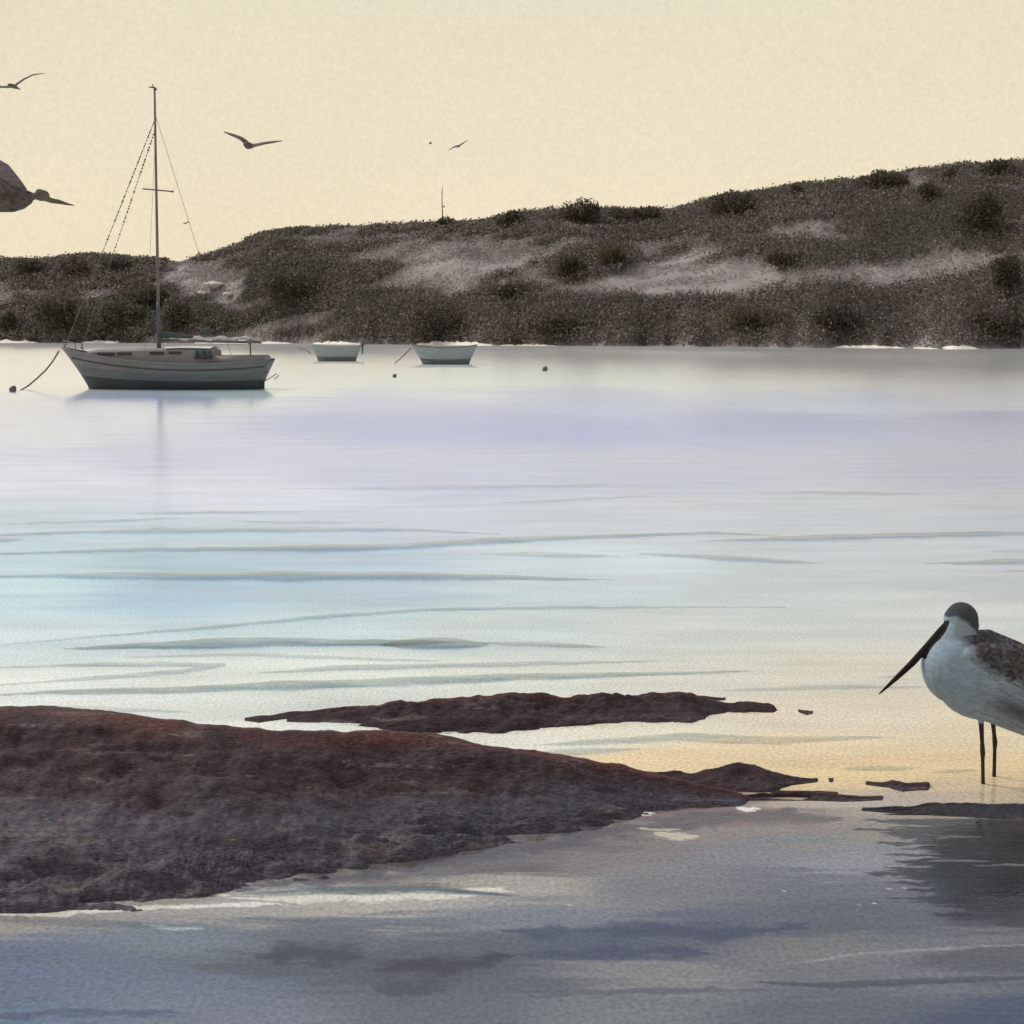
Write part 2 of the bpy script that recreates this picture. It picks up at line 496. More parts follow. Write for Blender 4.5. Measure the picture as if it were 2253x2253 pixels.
MUD_REFL_STRIPS = [  # wet mud, plus pale glints and dark reflections painted on the water
 ([(500,1950),(800,1920),(1050,1880),(1300,1838),(1550,1800),(1760,1786)], 24, (.085,.073,.077)), ([(850,1935),(1050,1905),(1250,1878),(1420,1862)], 15, (.15,.135,.135)), ([(1500,1812),(1650,1800),(1850,1796)], 13, (.12,.095,.09)),
 ([(-60,2013),(200,2004),(400,1996),(620,1989)], 8, (.80,.76,.66)), ([(480,1970),(620,1976),(800,1979),(1000,1967),(1130,1958)], 10, (.74,.70,.58)), ([(310,2034),(380,2041),(450,2040)], 6, (.40,.45,.47)),
 ([(500,1949),(650,1953),(800,1957),(960,1958),(1130,1971)], 5, (.22,.24,.25)), ([(1440,1836),(1490,1842),(1540,1838)], 7, (.58,.50,.38)), ([(1400,1822),(1450,1826),(1500,1822)], 4, (.50,.43,.34)),
 ([(1620,1775),(1645,1780),(1670,1778)], 6, (.90,.86,.76)), ([(1370,1790),(1440,1788)], 5, (.80,.76,.70)),
 ([(560,2108),(640,2098),(720,2106),(800,2092)], 22, (.040,.042,.052)), ([(820,2136),(900,2125),(980,2128),(1080,2112),(1140,2100)], 18, (.038,.034,.038)), ([(420,2128),(520,2122),(600,2130)], 7, (.10,.11,.12)),
 ([(820,2170),(900,2180),(990,2172)], 26, (.06,.06,.072)), ([(1720,2122),(1900,2098),(2100,2086),(2300,2076)], 4, (.27,.27,.27)), ([(2020,2118),(2120,2106),(2330,2100)], 20, (.085,.085,.09)),
 ([(1100,2050),(1350,2046),(1600,2052),(1780,2040)], 18, (.055,.062,.10)), ([(1150,2100),(1350,2096),(1560,2094)], 15, (.055,.06,.10)), ([(1660,2162),(1850,2170),(2080,2160),(2300,2152)], 8, (.11,.115,.125)),
 ([(1130,2196),(1400,2180),(1700,2178)], 7, (.115,.12,.135)), ([(-50,2235),(200,2226),(420,2232)], 10, (.09,.11,.18)), ([(700,2030),(900,2024),(1100,2030)], 7, (.16,.17,.19)),
]
# ragged dark reflection painted on the shallows round the bird
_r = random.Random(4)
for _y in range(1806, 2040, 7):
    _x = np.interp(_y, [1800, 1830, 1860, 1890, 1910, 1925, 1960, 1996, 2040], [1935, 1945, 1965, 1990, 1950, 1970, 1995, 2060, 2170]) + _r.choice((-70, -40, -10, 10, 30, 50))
    MUD_REFL_STRIPS.append(([(_x, _y + _r.uniform(-3, 3)), (_x + 120, _y), (2330, _y + 2), (2750, _y)], _r.uniform(5.5, 8.5), (.030, .029, .032)))
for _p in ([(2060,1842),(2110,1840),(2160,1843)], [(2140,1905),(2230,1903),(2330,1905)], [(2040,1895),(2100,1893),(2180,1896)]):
    MUD_REFL_STRIPS.append((_p, 2.4, (.19, .19, .20)))
# long low swells: (points column,row), half width in rows, height factor
SWELL = [
 ([(600,1077),(900,1074),(1150,1071),(1460,1068)], 4, .6), ([(1110,1106),(1250,1101),(1420,1092)], 3, .8), ([(1680,1084),(1900,1086),(2040,1088)], 3, .8),
 ([(10,1153),(150,1150),(400,1140)], 3, .9), ([(270,1130),(500,1128),(680,1126)], 3, .9), ([(500,1146),(650,1150),(830,1149)], 3, .8),
 ([(-100,1180),(200,1171),(500,1167),(900,1166),(1110,1176)], 5, 1.0), ([(-100,1192),(50,1188)], 6, 1.0),
 ([(-100,1222),(300,1210),(700,1208),(850,1205),(1100,1190),(1300,1182),(1560,1172),(1700,1177)], 7, 1.1), ([(1540,1190),(1720,1186),(2000,1180),(2400,1170)], 7, 1.1),
 ([(-100,1268),(200,1268),(500,1270),(800,1268),(1100,1271),(1340,1276)], 10, 1.1),
 ([(1060,1218),(1350,1224)], 5, .7), ([(1400,1218),(1560,1226),(1800,1240)], 7, .9), ([(2050,1240),(2253,1236),(2400,1236)], 7, 1.0), ([(2170,1212),(2300,1212)], 3, .7), ([(2200,1257),(2350,1255)], 3, .7),
 ([(-50,1424),(200,1402),(450,1382),(700,1358),(950,1341),(1250,1337),(1740,1336)], 4, .9),
 ([(140,1428),(300,1422),(600,1414),(1000,1416)], 12, 1.4), ([(840,1420),(960,1417),(1080,1419)], 13, 1.4), ([(1040,1414),(1200,1418),(1330,1424)], 5, .9),
 ([(-50,1470),(200,1463),(400,1462),(485,1464),(400,1478),(150,1497),(-50,1510)], 5, .9),
 ([(250,1446),(550,1440),(800,1450),(980,1454)], 4, .7), ([(550,1482),(750,1470),(1000,1464),(1200,1460),(1440,1455)], 7, .9),
 ([(-100,1532),(100,1524),(350,1520),(600,1510),(900,1500),(1150,1490),(1400,1484),(1660,1476)], 10, 1.2),
 ([(1560,1520),(1800,1513),(2050,1511)], 5, .8), ([(1930,1490),(1990,1488)], 3, .7),
 ([(1180,1640),(1500,1622),(1700,1630),(1960,1622)], 10, .9), ([(1150,1660),(1400,1648)], 8, .8), ([(1850,1692),(2020,1690)], 6, .8), ([(2050,1698),(2150,1695)], 4, .8),
 ([(480,1975),(700,1960),(950,1958),(1130,1970)], 10, 1.1), ([(1650,2160),(1800,2168),(2000,2160),(2300,2150)], 9, 1.0), ([(-50,2025),(150,2030),(450,2040)], 8, .7),
 ([(-50,1555),(200,1560),(420,1566)], 7, .6),
]
def build_water():
    # rows closer than the eye can tell apart near by, opening out to the horizon
    rows = np.concatenate([np.linspace(3300, 2300, 40), np.linspace(2297, 800, 760), np.linspace(797, 745, 50), [742, 740, 738, 737, 736]])
    Y = CH * F / (rows - HZ)
    cols = np.linspace(-650, 2900, 430)
    X = (cols[:, None] - CX) / F * Y[None, :]
    Yg = np.repeat(Y[None, :], len(cols), 0)
    PX = np.repeat(cols[:, None], len(rows), 1); PY = np.repeat(rows[None, :], len(cols), 0)
    # painted reflection and bottom tints: inverse distance weights between the tint points, wandering edges
    wx = PX + 260 * (fbm(X / (0.15 * Yg + 1.0), Yg * 3, 4) - .5)
    wy = PY + 34 * (fbm(PX / 260, PY / 22, 4) - .5) + smooth(1650, 1850, PY) * (70 * (fbm(PX / 300 + 5, PY / 17, 5, .62) - .5) + 30 * (fbm(PX / 80, PY / 6, 3) - .5))
    q = np.array(BED_REFL)
    num = np.zeros(PX.shape + (3,)); den = np.zeros(PX.shape)
    for px, py, r, g, b in q:
        d2 = ((wx - px) / 420) ** 2 + ((wy - py) / 62) ** 2
        w = 1.0 / (d2 + 0.07) ** 2.2
        num += w[..., None] * np.array((r, g, b)); den += w
    C = num / den[..., None]
    # strips of mud, pale glints and dark reflections painted into the tint
    for pts, hw, colr in MUD_REFL_STRIPS:
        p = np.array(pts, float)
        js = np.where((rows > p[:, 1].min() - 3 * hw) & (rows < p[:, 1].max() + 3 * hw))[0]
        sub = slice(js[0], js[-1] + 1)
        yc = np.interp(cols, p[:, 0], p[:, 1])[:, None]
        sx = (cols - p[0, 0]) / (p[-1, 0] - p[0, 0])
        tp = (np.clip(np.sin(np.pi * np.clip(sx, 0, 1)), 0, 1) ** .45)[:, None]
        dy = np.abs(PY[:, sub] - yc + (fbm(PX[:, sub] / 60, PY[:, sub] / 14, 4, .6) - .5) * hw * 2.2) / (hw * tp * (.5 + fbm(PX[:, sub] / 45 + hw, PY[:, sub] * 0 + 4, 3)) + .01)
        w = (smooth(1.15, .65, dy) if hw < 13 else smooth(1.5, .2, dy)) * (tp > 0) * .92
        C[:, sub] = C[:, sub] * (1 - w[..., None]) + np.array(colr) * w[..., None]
    # swell crests
    Z = np.zeros(PX.shape)
    for pts, hw, k in SWELL:
        p = np.array(pts, float)
        lo, hi = p[:, 1].min() - 3 * hw, p[:, 1].max() + 3 * hw
        js = np.where((rows > lo) & (rows < hi))[0]
        if not len(js): continue
        sub = slice(js[0], js[-1] + 1)
        best = np.full(PX[:, sub].shape, 9.0); eff = np.zeros(PX[:, sub].shape)
        lens = np.array([math.hypot(b[0] - a[0], (b[1] - a[1]) * 4) for a, b in zip(pts, pts[1:])]); tot = lens.sum(); acc = 0.0
        ph = (p[0, 0] * .013) % 7
        for (x0, y0), (x1, y1), ln in zip(pts, pts[1:], lens):
            L = math.hypot(x1 - x0, (y1 - y0))
            t = np.clip(((PX[:, sub] - x0) * (x1 - x0) + (PY[:, sub] - y0) * (y1 - y0)) / L ** 2, 0, 1)
            a = (acc + t * ln) / tot
            taper = np.clip(np.sin(np.pi * np.clip(a, .002, .998)), 0, 1) ** .75
            dx = (PX[:, sub] - x0 - t * (x1 - x0)) / 14.0
            wob = 0.6 + .8 * fbm(PX[:, sub] / 150 + ph, PX[:, sub] * 0 + hw, 3)
            jit = (fbm(PX[:, sub] / 45, PX[:, sub] * 0 + hw + ph, 3) - .5) * 3
            dy = (PY[:, sub] + jit - y0 - t * (y1 - y0)) / (hw * wob * taper + .3)
            d_ = np.hypot(dx, dy); eff = np.where(d_ < best, hw * wob * taper + .3, eff); best = np.minimum(best, d_)
            acc += ln
        prof = np.where(best < 1.6, 0.5 + 0.5 * np.cos(np.pi * np.clip(best / 1.6, 0, 1)), 0)
        hwm = eff * Yg[:, sub] ** 2 / (CH * F)          # half width in metres
        face = np.clip((28.0 - math.degrees(math.atan((p[:, 1].mean() - HZ) / F))) / 2, 1.0, 10)   # slope of the swell face, degrees
        Z[:, sub] = np.maximum(Z[:, sub], prof * hwm * math.tan(RX(face)) * .45 * min(k, 1.0))
        # darker ripple reflection painted along the crests
        C[:, sub] *= 1 - (k * smooth(1.1, .7, best) * (.6 + .8 * fbm(PX[:, sub] / 90, PY[:, sub] / 5, 3)))[..., None] * np.array((.46, .40, .375))
    v = np.stack([X.ravel(), Yg.ravel(), Z.ravel()], 1)
    me = np_mesh('water', v, grid_faces(len(cols), len(rows))[:, ::-1])
    color_attr(me, 'bed_refl', C.reshape(-1, 3))
    o = link('water', me, M_water)
    if me.polygons[0].normal.z < 0: me.flip_normals()
    tag(o, kind='structure')
build_water()

# ------------------------------------------------------------------ the hill across the bay
SKY_LINE = np.array([(-900,560),(-300,562),(0,570),(60,569),(200,565),(345,568),(395,574),(430,563),(500,540),(580,514),(690,503),(800,500),(900,495),(975,486),(1100,479),(1200,470),(1300,465),(1400,467),(1460,459),(1540,445),(1600,436),(1750,411),(1850,402),(1930,391),(2060,387),(2150,375),(2253,365),(2500,345),(3000,380)], float)
def shore_Y(px): return np.interp(px, [-900, 0, 500, 1100, 1700, 2253, 3000], [430, 405, 380, 310, 262, 235, 215])
def shore_wander(px): return 22 * (fbm(np.asarray(px, float) / 110, np.asarray(px, float) * 0 + 2, 4, .55) - .5)
def ridge_Y(px): return shore_Y(px) + np.interp(px, [-900, 0, 380, 520, 1100, 2253, 3000], [120, 110, 90, 95, 120, 140, 140])
def hill_z(px, v):
    H = CH - (np.interp(px, SKY_LINE[:, 0], SKY_LINE[:, 1]) + 4 - HZ) / F * ridge_Y(px)
    prof = np.where(v <= 1, np.sin(np.clip(v, -0.2, 1) * np.pi / 2) ** 0.85 if False else 1 - (1 - np.clip(v, 0, 1)) ** 1.6, 1 - 0.9 * (v - 1) ** 2)
    gully = (fbm(px / 170 + v * 1.2, v * 2.2, 4) - 0.5)
    z = H * prof + gully * 9.0 * np.clip(v, 0, 1) * np.clip(1 - v, 0, 1) * 4
    return np.where(v < 0, v * 12, z)
def hill_pt(px, v):
    Y = shore_Y(px) + (ridge_Y(px) - shore_Y(px)) * v + shore_wander(px) * np.clip(1 - np.abs(v) / .22, 0, 1) ** 1.5
    return np.stack([(px - CX) / F * Y, Y, hill_z(px, v)], -1)
def hill_at(px, py):
    vs = np.linspace(0.0, 1.0, 300)
    p = hill_pt(np.full(300, float(px)), vs)
    rr = HZ + (CH - p[:, 2]) * F / p[:, 1]
    run = np.minimum.accumulate(rr)
    k = np.where((rr <= py) & (rr <= run + .01))[0]
    return vs[k[0]] if len(k) else 0.985

us = np.linspace(-880, 2980, 500); vs = np.concatenate([np.linspace(-0.12, 1.0, 110), np.linspace(1.02, 1.9, 24)])
U, V = np.meshgrid(us, vs, indexing='ij')
hp = hill_pt(U, V)
hp[..., 2] += (fbm(hp[..., 0] / 6, hp[..., 1] / 6, 4) - .5) * 1.6 * smooth(0.02, .1, V) * (1 - smooth(.93, .99, V) * 0.8)
me = np_mesh('hill', hp.reshape(-1, 3), grid_faces(len(us), len(vs)))
hill = tag(link('hill', me, M_soil), kind='structure')

# ---- foliage made of many small leaf sprays
def sprays(centres, size, tone, flat=0.6):
    n = len(centres)
    a = rng.normal(size=(n, 3)); a /= np.linalg.norm(a, axis=1)[:, None]
    b = rng.normal(size=(n, 3)); b -= a * (a * b).sum(1)[:, None]; b /= np.linalg.norm(b, axis=1)[:, None]
    s = (size * rng.uniform(0.6, 1.4, n))[:, None]
    k = rng.uniform(0.35, 0.8, n)[:, None]
    v = np.stack([centres - a * s, centres - b * s * k + a * s * .2, centres + a * s, centres + b * s * k - a * s * .1], 1).reshape(-1, 3)
    f = np.arange(4 * n).reshape(n, 4)
    return v, f, np.repeat(tone, 4, axis=0)

OLIVE, BROWN, DARK, GREY, MAUVE = np.array((.088,.080,.058)), np.array((.105,.085,.068)), np.array((.050,.044,.036)), np.array((.15,.135,.12)), np.array((.20,.165,.165))
GREEN = np.array((.068, .068, .046)); TEAL = np.array((.085, .105, .090)); GOLD = np.array((.120, .105, .045))

# dense-scrub places (column, row, half width, half height, weight)
THICK = [(60,610,120,28,.7),(250,600,110,30,.6),(125,690,75,50,.8),(330,690,130,55,1.3),(20,705,40,30,.7),(480,600,90,45,.6),(640,630,120,50,1.2),(620,550,120,35,.5),(820,545,150,40,.5),(780,620,90,40,.5),(560,690,150,40,.35),
 (960,705,190,48,2.0),(1120,560,120,45,.35),(1120,640,80,30,.5),(1255,590,70,40,.6),(1340,560,60,40,.5),(1240,708,220,34,1.7),(1480,712,200,38,1.6),(1640,698,200,42,1.6),(1600,470,120,55,1.2),(1500,520,120,40,.7),(1730,570,100,34,1.0),
 (1850,450,180,55,1.1),(1960,520,190,60,.9),(2060,430,50,30,.6),(2170,465,110,75,1.4),(2150,640,140,60,1.0),(1900,690,200,50,1.5),(2200,700,140,50,1.3),(1750,640,110,35,.35),(1400,480,80,22,.6),(1270,480,90,28,.6),(1110,500,100,28,.6),(930,505,120,20,.5),(720,515,120,20,.5)]
THIN = [(400,625,50,45,.8),(480,640,60,40,.9),(1040,640,80,28,.5),(700,590,40,28,.5),(960,570,100,30,.3),(1180,680,80,22,.6),(1430,620,150,35,.45),(1540,645,150,40,.4),(1490,470,40,15,1),(1800,520,90,25,.6),(1700,605,120,25,.6),(2090,560,70,30,.7),(2150,400,70,25,.7),(1190,478,14,20,.9),(1160,570,70,40,.4),(1650,660,120,25,.4),(370,600,20,40,.8),(2120,660,50,22,.5),(2000,400,40,16,.8),(200,650,60,16,.5)]
# ---- the shrubs and trees one can tell apart
def shrub(px, py, w, h, label, hue=DARK, lobes=7, name='shrub', cat='shrub', trunk=False, seed=0):
    "px, py = middle of the crown, w, h = its size in photograph pixels"
    rg = np.random.default_rng(seed + int(px * 7 + py))
    ridge = py < np.interp(px, SKY_LINE[:, 0], SKY_LINE[:, 1]) + h * .45
    h0 = h; h = h * (1.06 if ridge else 1.0)
    base_py = py + h0 * 0.5
    vv = hill_at(px, base_py)
    base = hill_pt(np.array(float(px)), np.array(vv))
    m = base[1] / F
    W2, H = w * m / 2, h * m
    THICK.append((px, py + h * .1, w * .75, h * .62, .8))
    root = empty(name, tuple(base))
    tag(root, label, cat)
    stem_h = H * (0.35 if trunk else 0.12)
    pts, tones = [], []
    cover = int(np.clip(2.3 * w * h / 11, 160, 2400))
    for k in range(lobes):
        fx = rg.uniform(-.78, .78) if k else 0
        fy = rg.uniform(-.6, .6)
        top = math.sqrt(max(.08, 1 - fx * fx * .9))
        rad = np.array((W2 * rg.uniform(.28, .46), W2 * rg.uniform(.28, .42), H * rg.uniform(.24, .38)))
        cz = stem_h + (H - stem_h) * rg.uniform(.28, .66) * (0.55 + .45 * top)
        c0 = np.array((fx * W2 * .78, fy * W2 * .6, cz))
        nn = cover // lobes
        d = rg.normal(size=(nn, 3)); d /= np.linalg.norm(d, axis=1)[:, None]
        rr = rg.uniform(.45, 1.04, nn) ** .6
        q = c0 + d * rad * rr[:, None]
        pts.append(q)
        t = np.where(rg.random((nn, 1)) < .5, hue, np.where(rg.random((nn, 1)) < .5, OLIVE, BROWN)) * rg.uniform(.65, 1.35, (nn, 1)) * rg.uniform(1.3, 2.3)
        tones.append(t)
    pts = np.concatenate(pts); tones = np.concatenate(tones)
    pts[:, 2] = np.maximum(pts[:, 2], -H * .12)
    v, f, c = sprays(pts, 0.42 * base[1] / 320, tones)
    me = np_mesh('foliage', v, f); color_attr(me, 'tone', c)
    link('crown' if trunk else 'foliage', me, M_leaf, root, smooth=False)
    bm = bmesh.new()
    for k in range(1 if trunk else 4):
        x0 = 0 if trunk else rg.uniform(-.4, .4) * W2
        r0 = (0.07 if trunk else 0.03) * min(W2, H)
        tube(bm, [(x0, 0, -.3), (x0 * 1.1, 0.05, stem_h * .6), (x0 * 1.2 + .02 * W2, 0, stem_h * 1.1)], r0, 7, r0 * .7)
        for s in (-1, 1, .3):
            tube(bm, [(x0 * 1.2, 0, stem_h * .9), (x0 * 1.2 + s * W2 * .25, .1 * s, H * .55), (x0 * 1.2 + s * W2 * .42, .2 * s, H * .75)], r0 * .6, 6, r0 * .15)
    from_bm('trunk' if trunk else 'stem', bm, M_stem, root)
    return root

shrub(125, 690, 120, 92, 'round dark green shrub above the shore just left of the yacht bow', DARK*.5+GREEN*.5, 9)
shrub(18, 706, 66, 60, 'small dark shrub low on the slope, cut by the left edge of the picture', BROWN, 6)
shrub(265, 692, 120, 82, 'broad dark shrub above the yacht foredeck, left of the mast', GREEN, 9)
shrub(395, 690, 110, 92, 'dark green shrub right behind the foot of the yacht mast, on its stern side', GREEN*.8, 9)
shrub(320, 655, 110, 62, 'dark shrub crossed by the yacht mast, highest of the clump behind it', DARK, 8)
shrub(640, 628, 170, 82, 'wide deep green shrub alone on the slope between yacht and small boats', GREEN*.75, 10)
shrub(60, 590, 90, 46, 'low ridge shrub near the left edge, first on the skyline', OLIVE, 6)
shrub(165, 586, 100, 46, 'low ridge shrub on the skyline halfway between left edge and mast', BROWN, 6)
shrub(255, 582, 84, 44, 'grey green ridge shrub on the skyline nearest the mast on its left', TEAL, 6)
shrub(975, 492, 66, 30, 'small flat topped shrub at the foot of the thin pole on the ridge', OLIVE, 5)
shrub(1122, 486, 110, 42, 'long low hedge like shrub on the ridge between the pole and the tallest ridge shrub', OLIVE*.8, 7)
shrub(1282, 468, 108, 62, 'tallest round headed shrub on the middle of the ridge', OLIVE*.85, 9)
shrub(1396, 474, 136, 40, 'flat topped hedge like shrub just right of the tallest ridge shrub', OLIVE*.8, 8)
shrub(1605, 450, 130, 66, 'big dark ridge shrub right of the bare pale gap in the skyline', DARK*1.1, 10)
shrub(1752, 420, 54, 34, 'small knob of a shrub breaking the skyline on the rising ridge', OLIVE*.8, 5)
shrub(1945, 400, 148, 48, 'long domed shrub on the high right part of the ridge', OLIVE*.75, 9)
shrub(2096, 386, 42, 36, 'small square shrub on the skyline near the right end of the ridge', OLIVE*.7, 5)
shrub(2205, 374, 112, 44, 'broad shrub on the highest skyline at the right edge', DARK*1.1, 8)
shrub(2052, 425, 76, 52, 'dark rounded shrub just below the skyline, left of the big dark thicket', DARK, 7)
shrub(2165, 462, 150, 128, 'biggest dark thicket high on the right slope with pale stones beside it', DARK, 13)
shrub(1342, 562, 84, 64, 'golden olive shrub in the middle of the slope', GOLD*.85, 8)
shrub(1258, 588, 70, 58, 'dark mauve shrub just left of the golden olive one on the slope', DARK, 7)
shrub(1730, 570, 90, 44, 'dark low shrub in the middle of the right slope', DARK, 7)
shrub(1120, 642, 84, 40, 'dark small shrub on the slope above and right of the second small boat', DARK, 6)
shrub(950, 708, 190, 78, 'dense dark thicket by the shore straight above the second small boat', DARK*.85, 12)
shrub(1230, 712, 220, 58, 'long dark thicket on the shore right of the small boats', DARK*.9, 12)
shrub(1640, 700, 210, 62, 'long olive brown thicket on the shore below the pale slope', DARK*.7+GOLD*.3, 12)
shrub(1860, 690, 170, 72, 'dark grey green thicket on the shore left of the white sand', DARK*.7+TEAL*.3, 12)
shrub(2215, 610, 90, 100, 'dark tree with a forked trunk on the right slope, at the right edge', DARK, 8, name='tree', cat='tree', trunk=True)
shrub(2190, 705, 150, 66, 'brown thicket on the shore at the right edge', BROWN*.6, 10)

# ---- low scrub over the whole slope, thickest round the shrubs
n = 380000
pu = rng.uniform(-820, 2920, n); pv = rng.uniform(0.0, 1.02, n) ** 1.05
P = hill_pt(pu, pv)
pr = HZ + (CH - P[:, 2]) * F / P[:, 1]
dens = 0.53 + 1.4 * (fbm(P[:, 0] / 22, P[:, 1] / 14 + P[:, 2] / 4, 4) - 0.47)
jx = 130 * (fbm(P[:, 0] / 14, P[:, 1] / 9 + 11, 4) - .5); jy = 60 * (fbm(P[:, 0] / 11 + 30, P[:, 1] / 7, 4) - .5)     # ragged outlines
for L, sg in ((THICK, 1), (THIN, -1)):
    for cx, cy, hw, hh, w in L:
        d = ((pu + jx - cx) / hw) ** 2 + ((pr + jy - cy) / hh) ** 2
        dens += sg * w * np.exp(-d * 1.1) * (.62 if sg > 0 else .75)
dens += 0.5 * np.exp(-((pv - 0.05) / 0.10) ** 2) * smooth(820, 1000, pu) + .3 * np.exp(-((pv - 0.04) / 0.05) ** 2)
dens = np.clip(.45 + (dens - .45) * 1.5, 0, 1.6) * (1 - .4 * smooth(.90, .97, pv))
keep = rng.random(n) < np.clip(dens, 0.05, 1) * 0.95
P = P[keep]; dens = dens[keep]; pu = pu[keep]; pv = pv[keep]
# thickets stand several sprays deep and higher than the heath
for rep in range(2):
    hv = (dens > 1.15) & (rng.random(len(dens)) < .6) & (pv < .93)
    Q = P[hv] + rng.normal(size=(hv.sum(), 3)) * np.array((.8, .8, 0)) + np.array((0, 0, 1.0)) * rng.uniform(.0, 1.1, (hv.sum(), 1)) * (1 - .9 * smooth(.75, .93, pv[hv]))[:, None]
    P = np.concatenate([P, Q]); dens = np.concatenate([dens, dens[hv]]); pu = np.concatenate([pu, pu[hv]]); pv = np.concatenate([pv, pv[hv]])
P[:, 2] += rng.uniform(0.0, 1.0, len(P)) * np.clip(dens, 0.2, 1.2) * 1.5 * (1 - .9 * smooth(.8, .95, pv))
mixr = fbm(P[:, 0] / 25, P[:, 1] / 14 + 40, 3)[:, None]
r = rng.random((len(P), 1))
tone = np.where(r < .28, BROWN, np.where(r < .50, OLIVE, np.where(r < .75, DARK, np.where(r < .92, GREY, MAUVE))))
tone = tone * (1 - smooth(.52, .62, mixr) * .45) + smooth(.52, .62, mixr) * .45 * GREEN
dry = np.where(rng.random((len(P), 1)) < .5, np.array((.36, .325, .300)), np.array((.39, .335, .335))) * rng.uniform(.75, 1.2, (len(P), 1))     # dry grass and bleached heath
wet = smooth(.75, 1.30, dens)[:, None]
tone = dry * 1.25 * (1 - wet) + tone * 2.2 * wet
v, f, c = sprays(P, 0.36 * P[:, 1] / 320, tone)
me = np_mesh('hillside_scrub', v, f); color_attr(me, 'tone', c)
tag(link('hillside_scrub', me, M_leaf, smooth=False), kind='stuff')

# ---- pale stones and sand along the far shore
def stone(px, py, w, h, label, cat='rock', name='rock', group=None):
    vv = hill_at(px, py + h * .4)
    b = hill_pt(np.array(float(px)), np.array(vv))
    m = b[1] / F
    root_bm = bmesh.new()
    bmesh.ops.create_icosphere(root_bm, subdivisions=3, radius=1)
    for v in root_bm.verts:
        d = mnoise.noise(v.co * 1.7 + Vector((px, py, 0)) * .37) * .45 + mnoise.noise(v.co * 4 + Vector((py, px, 0))) * .15
        v.co = v.co * (1 + d)
        v.co = Vector((v.co.x * w * m / 2, v.co.y * w * m / 2.4, v.co.z * h * m / 1.6))
    o = from_bm(name, root_bm, M_pale, None, (b[0], b[1] - .9, b[2] + h * m * .38 + .55))
    return tag(o, label, cat, group)
stone(470, 632, 42, 14, 'largest pale flat stone on the slope right of the mast')
stone(448, 650, 26, 9, 'pale small stone below the largest flat one on the slope right of the mast')
stone(503, 652, 24, 8, 'pale stone lowest right of the three beside the largest flat stone')
stone(1366, 588, 13, 7, 'single tiny white stone under the golden olive shrub')
stone(2072, 464, 7, 9, 'tiny white stone left of the big dark thicket')
stone(2101, 476, 14, 6, 'white stone at the lower left foot of the big dark thicket')
stone(2197, 458, 24, 8, 'white stone on the right side of the big dark thicket')

def beach(p0, p1, h, dz=0.0, fwd=3.0):
    N = 60
    bm = bmesh.new(); rows = []
    for i in range(N):
        px = p0 + (p1 - p0) * i / (N - 1)
        Y = float(shore_Y(px) + shore_wander(px)) - 1.0
        e = math.sin(math.pi * i / (N - 1)) ** .35
        hh = h * Y / F * e * (0.15 + 1.35 * float(fbm(np.array(px / 7.0), np.array(p0 * .7), 3, .65)))
        x = (px - CX) / F * Y
        rows.append([bm.verts.new((x + dx, Y + dy, z)) for dx, dy, z in ((0, -fwd, -.1), (0, -fwd * .6, hh * .35 + dz), (0, -fwd * .3, hh * .85 + dz), (0, 0, hh + dz), (0, 3.0, hh * .9 + dz), (0, 7, -.3))])
    for a, b in zip(rows, rows[1:]):
        for k in range(5): bm.faces.new((a[k], b[k], b[k + 1], a[k + 1]))
    o = from_bm('beach', bm, M_sand)
    tag(o, kind='structure')
for p0, p1, h in ((-260, 84, 8), (180, 262, 7), (430, 560, 10), (560, 640, 5), (690, 800, 7), (915, 1085, 9), (1100, 1230, 3), (1832, 1985, 6), (2012, 2060, 3.5), (2080, 2146, 9)):
    beach(p0, p1, h)

# ---- thin pole on the ridge
def pole():
    px = 973
    base = hill_pt(np.array(float(px)), np.array(.97))
    m = base[1] / F
    root = empty('pole', tuple(base)); tag(root, 'thin dark pole with short stubs standing on the ridge skyline', 'pole')
    Mw = mat('weathered_wood', (0.17, 0.13, 0.10), .9, scale=3)
    H = (492 - 413) * m
    bm = bmesh.new(); tube(bm, [(0, 0, -.5), (.1, 0, H * .3), (-.1, 0, H * .6), (.05, 0, H)], .26, 8, .12)
    from_bm('shaft', bm, Mw, root)
    bm = bmesh.new(); tube(bm, [(-.1, 0, H * .80), (-.55, 0, H * .90)], .08, 6, .05); from_bm('crossarm', bm, Mw, root)
    bm = bmesh.new(); tube(bm, [(0, 0, H * .42), (.65, 0, H * .46)], .11, 6, .07); from_bm('crossarm', bm, Mw, root)
    bm = bmesh.new(); box(bm, .45, .85, -.15, .15, H * .44, H * .49, .03); from_bm('bracket', bm, Mw, root)
pole()

